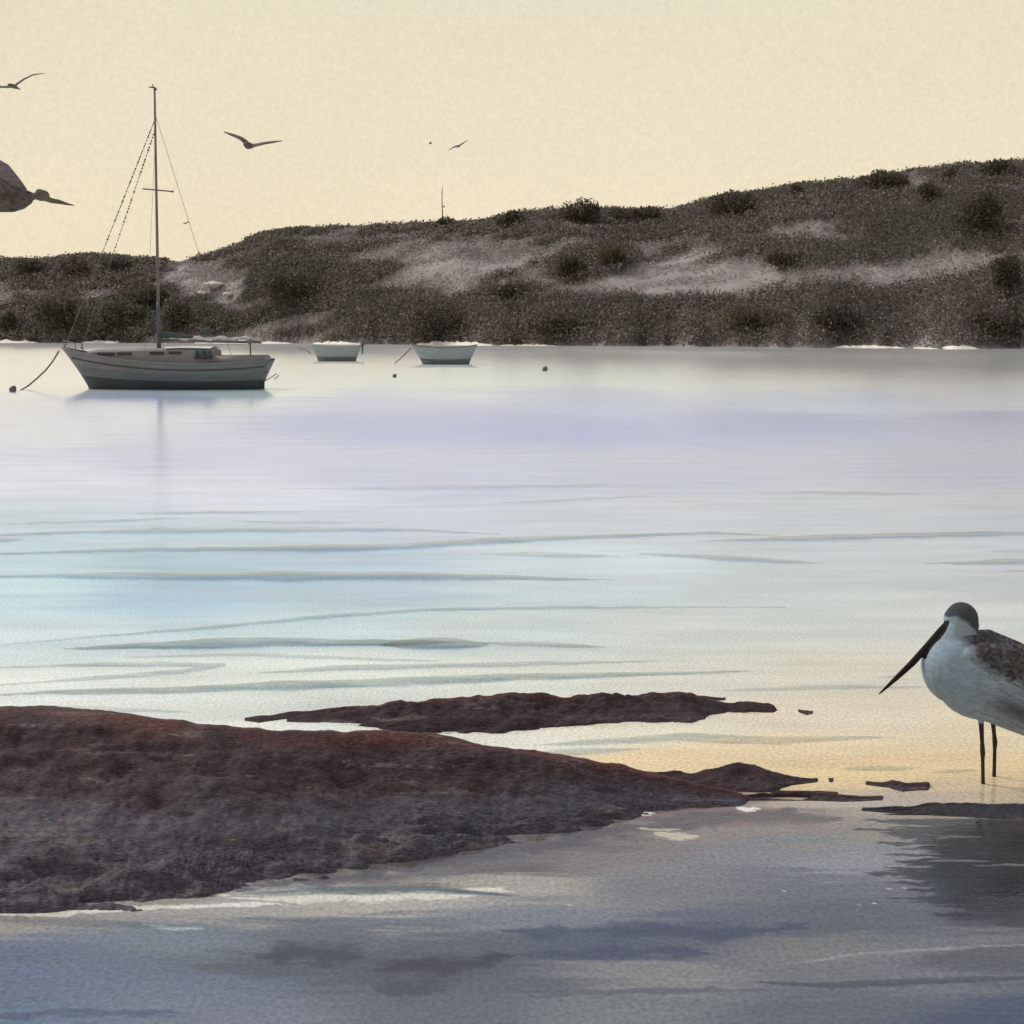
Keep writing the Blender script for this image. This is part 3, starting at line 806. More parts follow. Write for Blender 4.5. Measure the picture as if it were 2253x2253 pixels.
# ------------------------------------------------------------------ reef rocks
def reef(front, crest, frac, cap, label, nx=260, nt=46, rough=1.0, wet_shade0=.75, back=1.0, crest_red=.5, name='reef_rock', holes=0.0, cat='rock', seed=0.0, hmin=.004, open_l=False, open_r=False, hspan=9.0, finger=0.0):
    """low rock: front = waterline nearest the eye, crest = its top edge (photograph columns and rows);
    the height is what the gap between the two allows on a gently sloping shelf"""
    front, crest = np.array(front, float), np.array(crest, float)
    x0, x1 = max(front[0, 0], crest[0, 0]), min(front[-1, 0], crest[-1, 0])
    px = np.linspace(x0, x1, nx)
    fy = np.interp(px, front[:, 0], front[:, 1]) ; cy = np.interp(px, crest[:, 0], crest[:, 1])
    cy = cy + (fbm(px / 40, px * 0 + 8 + seed, 5) - .5) * np.clip((fy - cy) * .42, 0, 9) * rough
    sx = (px - x0) / (x1 - x0)
    fy0 = fy - (fy - cy) * .5
    e = (smooth(0, .035, sx) if not open_l else 1) * (1 - smooth(.965, 1, sx) if not open_r else 1)
    e = e ** .7
    fy = fy0 + (fy - fy0) * e; cy = fy0 + (cy - fy0) * e
    cy = np.minimum(cy, fy - .5)
    hm = CH * (1 - (cy - HZ) / (fy - HZ))
    h = np.clip(hm * frac, hmin * .4, cap)
    Yf = CH * F / (fy - HZ); Yc = (CH - h) * F / (cy - HZ)
    Yc = np.maximum(Yc, Yf + .03)
    ts = np.concatenate([np.linspace(-.14, 1, nt), 1 + np.linspace(.06, 1, 12) * 1.0])
    T = np.repeat(ts[None, :], nx, 0)
    Yb = Yc + np.clip(h * 2.0, .06, 1.2) * back
    Y = np.where(T <= 1, Yf[:, None] + (Yc - Yf)[:, None] * T, Yc[:, None] + (Yb - Yc)[:, None] * (T - 1))
    prof = np.where(T <= 1, np.sign(T) * np.abs(T) ** .85, 1 - 1.35 * (T - 1) ** 1.6)
    Z = h[:, None] * prof
    X = (px[:, None] - CX) / F * Y
    inner = smooth(0.0, .22, T) * (1 - smooth(.86, 1.0, T))
    big = fbm(X * 1.3 + seed, Y * 2.6, 5) - .5
    fine = fbm(X * 7 + 5, Y * 9 + seed, 4) - .5
    strat = fbm(X * 1.6 + 3, Y * 13 + seed, 4, .6) - .5
    H_ = h[:, None]
    flat = .35 + .65 * smooth(.15, .65, T)
    Z = Z + inner * flat * (big * .55 * H_ + fine * np.minimum(.075, .5 * H_) + strat * np.minimum(.07, .4 * H_)) * rough
    shoal = smooth(-.14, .02, T) * (1 - smooth(.12, .40, T))          # broken, washed edge towards the eye
    Z = Z + shoal * ((fbm(X * 2.6 + 7, Y * 12 + seed, 5, .6) - .52) * np.minimum(.16, .9 * H_) * 1.5)
    if finger:
        k_ = (1 - smooth(.05, .55, sx))[:, None]
        Z = Z + smooth(-.1, .05, T) * (1 - smooth(.97, 1.02, T)) * k_ * ((fbm(X * .9 + seed, Y * 17, 4, .6) - .5) * .16 * finger - .035 * finger)
    if holes:
        hn = fbm(X * 2.4 + 31, Y * 15 + seed, 4)
        Z = Z - inner * np.clip(1.25 - 2.2 * T / hspan, 0, 1) * smooth(.62 - .10 * holes, .70, hn) * (h[:, None] * 1.1 + .02)
    Z = Z - ((1 - e) * .14)[:, None] if not np.isscalar(e) else Z
    Z = np.maximum(Z, -.12)
    v = np.stack([X.ravel(), Y.ravel(), Z.ravel()], 1)
    c0 = np.array((np.median(X), np.median(Y), 0))
    me = np_mesh(name, v - c0, grid_faces(nx, len(ts)))
    weed = np.clip(wet_shade0 * (1 - smooth(.25, .75, T)), 0, 1)  # wet band with front shade painted in
    lc = crest_red * (smooth(.86, .98, T)) * (T <= 1.3)
    color_attr(me, 'weed', np.stack([weed.ravel(), lc.ravel(), 0 * lc.ravel()], 1))  # r: wet band with painted shade, g: red at the crest
    o = link(name, me, M_refl_shelf if open_r else M_rock, None, tuple(c0))
    return tag(o, label, cat)

reef([(-420,2040),(0,2008),(200,2000),(380,1988),(560,1950),(720,1935),(830,1905),(950,1880),(1060,1862),(1200,1845),(1330,1815),(1450,1790),(1560,1778),(1700,1768)],
     [(-420,1552),(0,1557),(120,1558),(220,1566),(350,1584),(480,1600),(620,1612),(760,1612),(850,1610),(950,1614),(1060,1642),(1170,1655),(1290,1672),(1390,1690),(1480,1712),(1600,1738),(1700,1762)],
     .50, .62, 'biggest dark brown reef, rising at the left edge and tapering down towards the wading bird', nx=640, nt=140, wet_shade0=.95, crest_red=.8, seed=1, open_l=True, holes=.0, hspan=.7, rough=1.1)
reef([(690,1578),(760,1592),(850,1608),(960,1612),(1100,1614),(1200,1604),(1350,1594),(1480,1586),(1520,1590),(1545,1580),(1600,1568),(1735,1570)],
     [(690,1568),(760,1556),(860,1545),(1000,1538),(1120,1526),(1250,1530),(1400,1526),(1520,1524),(1560,1538),(1600,1545),(1690,1548),(1735,1562)],
     .55, .2, 'long dark islet with a rusty crest lying behind the biggest reef', nx=360, wet_shade0=.1, crest_red=.9, seed=2, rough=1.7)
reef([(530,1585),(570,1590),(640,1580),(720,1574),(800,1562)], [(530,1582),(570,1576),(640,1567),(720,1560),(800,1552)], .5, .1, 'thin black sliver of rock at the left tip of the long islet', nx=120, nt=16, wet_shade0=.1, crest_red=0, seed=3)
reef([(625,1588),(700,1590),(800,1590)], [(625,1585),(700,1570),(800,1562)], .5, .1, 'narrow brown ledge under the sliver at the left tip of the long islet', nx=90, nt=16, wet_shade0=.1, crest_red=.3, seed=4)
reef([(1755,1566),(1775,1574),(1790,1570)], [(1755,1563),(1775,1562),(1790,1568)], .5, .1, 'tiny black rock just off the right tip of the long islet', nx=50, nt=12, wet_shade0=.1, crest_red=0, seed=5)
reef([(1480,1590),(1530,1586),(1555,1582)], [(1480,1582),(1520,1577),(1555,1580)], .5, .1, 'small dark ledge under the right half of the long islet', nx=60, nt=12, wet_shade0=.1, crest_red=0, seed=6)
reef([(1395,1704),(1450,1718),(1530,1728),(1590,1742),(1700,1742),(1740,1728),(1790,1722),(1812,1718)],
     [(1395,1698),(1460,1700),(1560,1696),(1620,1686),(1660,1684),(1710,1700),(1760,1712),(1812,1714)], .55, .14, 'low black reef with a rounded hump between the biggest reef and the wading bird', nx=180, nt=24, wet_shade0=.1, crest_red=.1, holes=.0, seed=7, rough=1.7)
reef([(1420,1756),(1520,1766),(1600,1764),(1700,1762),(1780,1762),(1860,1764),(1960,1760)], [(1420,1738),(1500,1742),(1600,1752),(1720,1744),(1780,1742),(1860,1752),(1960,1757)], .5, .06, 'thin dark strip of rock in front of the humped black reef', nx=180, nt=20, wet_shade0=.3, crest_red=.1, holes=.4, seed=8, rough=1.7)
reef([(1250,1712),(1330,1722),(1420,1728),(1480,1724)], [(1250,1706),(1330,1706),(1420,1716),(1480,1722)], .5, .08, 'thin ledge touching the left end of the humped black reef', nx=90, nt=16, wet_shade0=.2, crest_red=.2, seed=14, rough=1.6)
reef([(1690,1745),(1740,1752),(1800,1750),(1850,1753)], [(1690,1741),(1740,1738),(1800,1744),(1850,1750)], .5, .05, 'broken dark sliver under the right tip of the humped black reef', nx=80, nt=14, wet_shade0=.2, crest_red=0, seed=15, rough=1.6)
reef([(1480,1548),(1540,1546),(1600,1540)], [(1480,1534),(1540,1532),(1600,1538)], .5, .06, 'rusty ledge on the right shoulder of the long islet', nx=60, nt=12, wet_shade0=0, crest_red=1, seed=16, rough=1.6)
reef([(1823,1720),(1829,1722),(1834,1720)], [(1823,1717),(1829,1713),(1834,1717)], .5, .05, 'tiny black stone off the right tip of the humped black reef', nx=20, nt=10, wet_shade0=.1, crest_red=0, seed=9)
reef([(1900,1727),(1955,1734),(1985,1744),(2040,1740),(2050,1730)], [(1900,1723),(1955,1720),(1960,1717),(2040,1720),(2050,1726)], .5, .08, 'flat dark rock shaped like a spearhead left of the bird legs', nx=100, nt=18, wet_shade0=.3, crest_red=0, seed=10, rough=1.7)
reef([(1880,1786),(1980,1795),(2080,1802),(2200,1804),(2400,1808)], [(1880,1780),(1990,1774),(2060,1768),(2200,1768),(2400,1766)], .4, .04, 'long flat dark shelf standing in for the reflection just in front of the bird feet', nx=200, nt=30, wet_shade0=.5, crest_red=0, holes=.2, seed=11, open_r=True, finger=.7)  # dark shelf added where the water's dark reflection lies

# ------------------------------------------------------------------ yacht
YB = 65.0
mB = YB / F
def bx(px): return (px - 367) * mB              # local x on the yacht
def bz(py): return CH - (py - HZ) * mB          # height above water
M_hull_top = mat('hull_taupe_paint', (0.150, 0.144, 0.140), .75, var=.2, scale=1.2, bump=.05, stretch=(.4, 1, 3))
M_hull_mid = mat('hull_green_grey_paint', (0.105, 0.122, 0.123), .75, var=.2, scale=1.5, bump=.05, stretch=(.4, 1, 3))
M_hull_low = mat('hull_antifoul', (0.036, 0.043, 0.046), .75, var=.3, scale=2, bump=.1, stretch=(.4, 1, 3))
M_white = mat('deck_white_paint', (0.75, 0.74, 0.70), .5, var=.1, scale=2, bump=.05)
M_grey = mat('cabin_grey_paint', (0.20, 0.185, 0.178), .6, var=.15, scale=2, bump=.05)
M_dark = mat('dark_glass', (0.015, 0.015, 0.018), .3, var=.3, scale=3, bump=0)
M_spar = mat('spar_varnish', (0.14, 0.11, 0.10), .5, var=.25, scale=4, bump=.05)
M_spar_low = mat('spar_slate_paint', (0.06, 0.075, 0.085), .5, var=.2, scale=4, bump=.05)
M_rope = mat('old_rope', (0.13, 0.115, 0.09), .9, var=.3, scale=20, bump=.2)
M_canvas = mat('dark_canvas', (0.05, 0.06, 0.06), .9, var=.3, scale=5, bump=.3)

def hull_surface(st, k, xs, xw, sheer, beam, fine=.62, transom=.62):
    s = st
    x = xw[0] + (xw[1] - xw[0]) * s
    xt = xs[0] + (xs[1] - xs[0]) * s
    b = beam * min(1.0, (math.sin(math.pi * min(.5, s * .72 + .0)) ** fine)) * (1 - (1 - transom) * max(0, (s - .55) / .45) ** 1.7)
    zt = sheer(s)
    kk = max(0.0, k)
    return (x + (xt - x) * (kk ** 1.15), b * (0.55 + .45 * kk ** .55) if k >= 0 else b * .5 * (1 + k * .8), zt * k)
def hull_band(xs, xw, sheer, beam, k0, k1, grow=0.0, ns=36, nk=6, close=True, **kw):
    bm = bmesh.new(); cols = []
    for side in (-1, 1):
        g = []
        for i in range(ns + 1):
            row = []
            for j in range(nk + 1):
                x, b, z = hull_surface(i / ns, k0 + (k1 - k0) * j / nk, xs, xw, sheer, beam, **kw)
                row.append(bm.verts.new((x, side * (b + grow), z)))
            g.append(row)
        for i in range(ns):
            for j in range(nk): bm.faces.new((g[i][j], g[i + 1][j], g[i + 1][j + 1], g[i][j + 1]))
        cols.append(g)
    a, b = cols
    for j in range(nk):                     # stem and transom
        bm.faces.new((a[0][j], b[0][j], b[0][j + 1], a[0][j + 1]))
        bm.faces.new((a[ns][j], b[ns][j], b[ns][j + 1], a[ns][j + 1]))
    bmesh.ops.remove_doubles(bm, verts=bm.verts[:], dist=.0005)
    return bm

def yacht():
    root = empty('yacht', (bx(0) * 0 + (367 - CX) / F * YB, YB, 0))
    tag(root, 'grey sailing yacht with one tall bare mast moored on the left of the bay', 'sailing boat')
    xs, xw = (bx(137), bx(596)), (bx(196), bx(572))
    sheer = lambda s: 2.12 - 1.55 * s * (1 - s) * 1.25 - .62 * s
    beam = 1.65
    # hull in three paint bands, each its own plate of the one hull
    h = from_bm('hull', hull_band(xs, xw, sheer, beam, .34, 1.0), M_hull_mid, root)
    from_bm('antifouling', hull_band(xs, xw, sheer, beam, -.25, .34, .004), M_hull_low, h)
    from_bm('topsides', hull_band(xs, xw, sheer, beam, .62, 1.0, .012, nk=4), M_hull_top, h)
    # rub rail
    bm = bmesh.new()
    for sd in (-1, 1):
        pts = []
        for i in range(1, 37):
            x, b, z = hull_surface(i / 36, .80, xs, xw, sheer, beam)
            pts.append((x, sd * (b + .03), z))
        tube(bm, pts, .035, 6)
    from_bm('rub_rail', bm, M_canvas, h)
    # deck
    bm = bmesh.new(); L, R = [], []
    for i in range(37):
        x, b, z = hull_surface(i / 36, 1.0, xs, xw, sheer, beam)
        L.append(bm.verts.new((x, -b, z - .03))); R.append(bm.verts.new((x, b, z - .03)))
    for i in range(36): bm.faces.new((L[i], L[i + 1], R[i + 1], R[i]))
    from_bm('deck', bm, M_grey, root)
    bm = bmesh.new()
    for sd in (-1, 1):
        pts = []
        for i in range(0, 37):
            x, b, z = hull_surface(i / 36, 1.0, xs, xw, sheer, beam); pts.append((x, sd * b, z + .05))
        tube(bm, pts, .06, 6)
    from_bm('toe_rail', bm, M_hull_top, root)
    # cabin trunk: tapered forward
    bm = bmesh.new(); rings = []
    for px, zt, hb in ((192, 1.93, .25), (215, 2.03, .55), (300, 2.10, .85), (400, 2.16, 1.0), (470, 2.14, 1.02), (478, 2.05, 1.02)):
        x = bx(px); z0 = 1.2
        rings.append([bm.verts.new(p) for p in ((x, -hb, z0), (x, -hb * .94, zt - .08), (x, -hb * .8, zt), (x, 0, zt + .05), (x, hb * .8, zt), (x, hb * .94, zt - .08), (x, hb, z0))])
    for a, b in zip(rings, rings[1:]):
        for k in range(6): bm.faces.new((a[k], a[k + 1], b[k + 1], b[k]))
    bm.faces.new(rings[0]); bm.faces.new(rings[-1][::-1])
    cab = from_bm('cabin', bm, M_grey, root, smooth=False)
    for a, b in ((222, 262), (268, 300), (340, 372), (382, 410)):
        for sd in (-1, 1):
            bm = bmesh.new()
            hb0 = np.interp(a, (215, 300, 400, 470), (.55, .85, 1.0, 1.02)); hb1 = np.interp(b, (215, 300, 400, 470), (.55, .85, 1.0, 1.02))
            zz = np.interp((a + b) / 2, (215, 300, 400, 470), (1.83, 1.88, 1.93, 1.92))
            v = [bm.verts.new(p) for p in ((bx(a), sd * (hb0 * .96 + .02), zz - .09), (bx(b), sd * (hb1 * .96 + .02), zz - .09), (bx(b), sd * (hb1 * .95 + .015), zz + .07), (bx(a), sd * (hb0 * .95 + .015), zz + .07))]
            w = [bm.verts.new((q.co.x, q.co.y - sd * .05, q.co.z)) for q in v]
            bm.faces.new(v); bm.faces.new(w[::-1])
            for k in range(4): bm.faces.new((v[k], v[(k + 1) % 4], w[(k + 1) % 4], w[k]))
            from_bm('window', bm, M_dark, cab, smooth=False)
    # white coach roof edge
    bm = bmesh.new(); rr = []
    for px, zt, hb in ((372, 2.205, .92), (400, 2.225, .96), (440, 2.22, .97), (474, 2.20, .98)):
        x = bx(px); rr.append([bm.verts.new(p) for p in ((x, -hb, zt - .05), (x, -hb * .8, zt), (x, 0, zt + .06), (x, hb * .8, zt), (x, hb, zt - .05))])
    for a, b in zip(rr, rr[1:]):
        for k in range(4): bm.faces.new((a[k], a[k + 1], b[k + 1], b[k]))
    from_bm('coach_roof', bm, M_white, cab)
    # cockpit coaming, winches, cushions
    bm = bmesh.new()
    for sd in (-1, 1): box(bm, bx(470), bx(585), sd * 1.0 - .06, sd * 1.0 + .06, 1.2, 1.78, .03)
    box(bm, bx(580), bx(588), -1.05, 1.05, 1.2, 1.70, .03)
    co = from_bm('coaming', bm, M_grey, root)
    for px, r in ((444, .12), (458, .17), (472, .13)):
        bm = bmesh.new(); c = (bx(px), -1.06, 1.80)
        loft(bm, [(c[0], c[1], 1.62), (c[0], c[1], 1.72), (c[0], c[1], 1.82), (c[0], c[1], 1.98), (c[0], c[1], 2.04)], [r, r * 1.05, r * .7, r * .85, r * .5], [r, r * 1.05, r * .7, r * .85, r * .5], n=12)
        from_bm('winch', bm, M_canvas, root)
    # mast, masthead, spreader, boom
    zt = bz(192)
    def mx(z): return bx(350 - 10 * (z - 2) / (zt - 2))
    bm = bmesh.new(); tube(bm, [(mx(z), 0, z) for z in np.linspace(4.6, zt, 8)], .085, 10, .055); mast = from_bm('mast', bm, M_spar, root)
    bm = bmesh.new(); tube(bm, [(mx(z), 0, z) for z in np.linspace(1.9, 4.62, 5)], .12, 10, .092); from_bm('mast_foot', bm, M_spar_low, mast)
    bm = bmesh.new(); tube(bm, [(mx(zt) - .28, 0, zt + .02), (mx(zt), 0, zt - .02), (mx(zt) + .1, 0, zt - .14)], .05, 6, .06); tube(bm, [(mx(zt) - .1, 0, zt), (mx(zt) - .1, 0, zt + .18)], .025, 6); from_bm('masthead', bm, M_spar, mast)
    zs = bz(418)
    bm = bmesh.new(); tube(bm, [(mx(zs) - .62, -.35, zs + .02), (mx(zs), 0, zs), (mx(zs) + .72, .35, zs - .04)], .04, 6); ball(bm, (mx(zs) + .76, .36, zs - .04), .07, 8, 6); from_bm('spreader', bm, M_spar, mast)
    zb = bz(749)
    bm = bmesh.new(); tube(bm, [(mx(zb) + .05, 0, zb), (bx(575), 0, zb - .10)], .07, 8); boom = from_bm('boom', bm, M_spar, root)
    bm = bmesh.new(); cs = [(x, 0, zb + .10 + .05 * math.sin(x * 5)) for x in np.linspace(bx(372), bx(566), 22)]
    rr = [.04 + .06 * math.sin(math.pi * (i + .5) / 22) ** .5 + .03 * math.sin(i * 2.1) for i in range(22)]
    loft(bm, cs, rr, rr, n=10); from_bm('furled_sail', bm, mat('furled_sail_cloth', (.5, .49, .46), .8, var=.3, scale=3), boom)
    bm = bmesh.new(); cs = [(x, 0, bz(735) - .02 * i) for i, x in enumerate(np.linspace(mx(3), bx(440), 12))]
    rr = [.20 - .012 * i for i in range(12)]; loft(bm, cs, rr, rr, n=10); from_bm('sail_cover', bm, M_canvas, boom)
    bm = bmesh.new(); ball(bm, (bx(457), 0, bz(729)), (.22, .18, .2), 10, 8); ball(bm, (bx(446), 0, bz(731)), (.15, .14, .14), 10, 8); from_bm('canvas_bundle', bm, M_canvas, boom)
    # standing rigging
    def stay(name, a, b, r, m=M_rope, knots=0):
        bm = bmesh.new(); a, b = Vector(a), Vector(b)
        tube(bm, [a.lerp(b, t) for t in np.linspace(0, 1, 10)], r, 5)
        for k in range(knots):
            p = a.lerp(b, (k + .5 + random.uniform(-.3, .3)) / knots)
            ball(bm, p, (random.uniform(.025, .06), .04, random.uniform(.03, .07)), 6, 5)
        from_bm(name, bm, m, root)
    bow = (bx(142), 0, 2.15)
    stay('forestay', (mx(bz(262)), 0, bz(262)), bow, .012, knots=90)
    stay('inner_forestay', (mx(bz(285)), 0, bz(285)), (bx(178), 0, 2.1), .010, knots=70)
    stay('backstay', (mx(bz(250)), 0, bz(250)), (bx(500), .9, 1.75), .012)
    stay('shroud', (mx(bz(300)), 0, bz(300)), (bx(338), -1.5, 1.6), .008)
    bm = bmesh.new()
    p = Vector((bx(410), .5, bz(481))); n_ = 6
    up = [bm.verts.new((p.x - .30 + .30 * i / n_, .5 + .04 * math.sin(i), p.z - .10 + .03 * math.sin(i * 1.7) - .02 * (n_ - i))) for i in range(n_ + 1)]
    dn = [bm.verts.new((v.co.x, v.co.y + .02, v.co.z - .05 - .02 * (i / n_))) for i, v in enumerate(up)]
    for i in range(n_): bm.faces.new((up[i], up[i + 1], dn[i + 1], dn[i]))
    bmesh.ops.solidify(bm, geom=bm.faces[:], thickness=.015)
    from_bm('pennant', bm, M_spar, root)
    # pulpit, stern post, stern ladder
    bm = bmesh.new()
    tube(bm, [(bx(175), -.55, 2.0), (bx(172), -.5, 2.42), (bx(140), 0, 2.55), (bx(172), .5, 2.42), (bx(175), .55, 2.0)], .025, 6)
    tube(bm, [(bx(142), 0, 2.1), (bx(140), 0, 2.55)], .025, 6)
    from_bm('pulpit', bm, M_spar, root)
    bm = bmesh.new(); tube(bm, [(bx(560), -.9, 1.5), (bx(558), -.9, 2.45)], .045, 7); ball(bm, (bx(558), -.9, 2.5), (.14, .12, .16), 8, 6); from_bm('stern_post', bm, M_spar, root)
    bm = bmesh.new()
    for y in (-.35, .0): tube(bm, [(bx(590), y, .95), (bx(580), y, .75), (bx(577), y, .15)], .022, 6)
    for z in (.3, .5, .7): tube(bm, [(bx(578.5), -.35, z), (bx(578.5), 0, z)], .02, 6)
    from_bm('stern_ladder', bm, M_spar, root)
    bm = bmesh.new(); tube(bm, [(bx(576), .2, .35), (bx(592), .2, .55), (bx(606), .2, .78), (bx(612), .2, .70), (bx(602), .2, .50)], .025, 6); from_bm('steering_vane', bm, M_spar, root)
    bm = bmesh.new(); box(bm, bx(566), bx(582), -.05, .05, -.5, .42, .02); from_bm('rudder', bm, M_hull_low, root)
    return root
yacht()

def rope(name, pts, r, label):
    bm = bmesh.new(); c0 = Vector(pts[0])
    tube(bm, [Vector(p) - c0 for p in pts], r, 6)
    return tag(from_bm(name, bm, M_rope, None, c0), label, 'rope')
p_b = at(130, 772, YB)
bz_ = [(124, 782, 65), (114, 798, 64.5), (100, 815, 64), (82, 832, 64.0), (62, 849, 64.5), (40, 862, 63)]
rope('mooring_rope', [p_b] + [at(a, b, c) for a, b, c in bz_], .045, 'dark slack mooring rope curving from the yacht bow to the water')

# ------------------------------------------------------------------ small boats
M_skiff = mat('skiff_green_grey_paint', (0.25, 0.285, 0.28), .7, var=.18, scale=1.5, bump=.08, stretch=(.4, 1, 3))
M_skiff_low = mat('skiff_weedy_bottom', (0.10, 0.115, 0.12), .7, var=.3, scale=3, bump=.1)
M_wood = mat('grey_wood', (0.26, 0.23, 0.20), .8, var=.2, scale=4, bump=.1)
def small_boat(px0, px1, w0, w1, Yd, h_bow, h_mid, h_st, label, motor, dark_top):
    m = Yd / F; pc = (px0 + px1) / 2
    root = empty('small_boat', ((pc - CX) / F * Yd, Yd, 0)); tag(root, label, 'boat')
    X = lambda px: (px - pc) * m
    xs, xw = (X(px0), X(px1)), (X(w0), X(w1))
    sheer = lambda s: h_bow * (1 - s) ** 2 + h_mid * 2 * s * (1 - s) + h_st * s * s
    beam = .95
    h = from_bm('hull', hull_band(xs, xw, sheer, beam, .30, 1.0, fine=.55, transom=.75), M_skiff, root)
    from_bm('bottom', hull_band(xs, xw, sheer, beam, -.2, .30, .004, fine=.55, transom=.75), M_skiff_low, h)
    bm = bmesh.new()
    for sd in (-1, 1):
        tube(bm, [(lambda q: (q[0], sd * q[1], q[2] + .02))(hull_surface(i / 24, 1, xs, xw, sheer, beam, .55, .75)) for i in range(25)], .05, 6)
    from_bm('gunwale', bm, dark_top, root)
    bm = bmesh.new(); L, R = [], []
    for i in range(25):
        x, b, z = hull_surface(i / 24, .55, xs, xw, sheer, beam, .55, .75); L.append(bm.verts.new((x, -b, z))); R.append(bm.verts.new((x, b, z)))
    for i in range(24): bm.faces.new((L[i], L[i + 1], R[i + 1], R[i]))
    from_bm('floor_boards', bm, M_wood, root)
    for s in (.35, .6, .85):
        x, b, z = hull_surface(s, .85, xs, xw, sheer, beam, .55, .75)
        bm = bmesh.new(); box(bm, x - .14, x + .14, -b, b, z - .03, z + .03, .01); from_bm('thwart', bm, M_wood, root)
    if motor:
        x, b, z = hull_surface(1, 1, xs, xw, sheer, beam, .55, .75)
        bm = bmesh.new(); box(bm, x - .05, x + .35, -.17, .17, z - .05, z + .42, .06); box(bm, x + .05, x + .2, -.06, .06, z - .9, z, .02)
        mo = from_bm('outboard_motor', bm, M_skiff_low, root)
        bm = bmesh.new(); tube(bm, [(x - .05, 0, z + .2), (x - .55, 0, z + .3)], .03, 6); from_bm('tiller', bm, M_skiff_low, mo)
    return root
small_boat(682, 795, 700, 782, 132, 1.75, 1.35, 1.65, 'smaller green grey open boat lying nearest the yacht stern', True, M_skiff)
small_boat(903, 1050, 930, 1032, 118, 1.90, 1.30, 1.85, 'larger green grey open boat with a sharp raked bow, right of its smaller twin', False, M_skiff_low)
rope('mooring_rope', [at(904, 766, 118), at(893, 777, 117), at(880, 790, 116), at(868, 800, 116)], .05, 'short taut rope from the raked bow of the larger open boat')
rope('mooring_rope', [at(684, 778, 132), at(672, 770, 133), at(655, 764, 135)], .05, 'short rope from the bow of the smaller open boat')

# ------------------------------------------------------------------ mooring buoys
M_buoy = mat('buoy_grey_paint', (0.09, 0.08, 0.075), .6, var=.3, scale=4, bump=.15)
def buoy(px, py, r, label):
    c = water_at(px, py)
    root = empty('mooring_buoy', c); tag(root, label, 'buoy')
    bm = bmesh.new()
    loft(bm, [(0, 0, z) for z in (-.5 * r, 0, .5 * r, 1.0 * r, 1.5 * r, 1.75 * r)], [.45 * r, .85 * r, 1.05 * r, 1.0 * r, .62 * r, .2 * r], [.45 * r, .85 * r, 1.05 * r, 1.0 * r, .62 * r, .2 * r], n=16)
    from_bm('float', bm, M_buoy, root)
    bm = bmesh.new(); tube(bm, [(.1 * r, 0, 1.6 * r), (.55 * r, 0, 1.75 * r), (.95 * r, 0, 1.35 * r), (.9 * r, 0, .9 * r)], .12 * r, 6); from_bm('mooring_ring', bm, M_buoy, root)
buoy(28, 862, .17, 'dark round mooring buoy left of the yacht at the left edge')
buoy(868, 830, .13, 'tiny flat dark buoy below and between the two small boats')
buoy(1199, 816, .20, 'small dark buoy alone on the water right of the small boats')

# ------------------------------------------------------------------ birds
def bird_material(name):
    return mat(name, (1, 1, 1), .85, var=.22, scale=34, bump=.6, bscale=55, attr='plumage', spec=.15, stretch=(1, 1, 1.6))
M_bird = bird_material('plumage')
M_eye = mat('eye', (.01, .01, .01), .15, var=.1, bump=0)

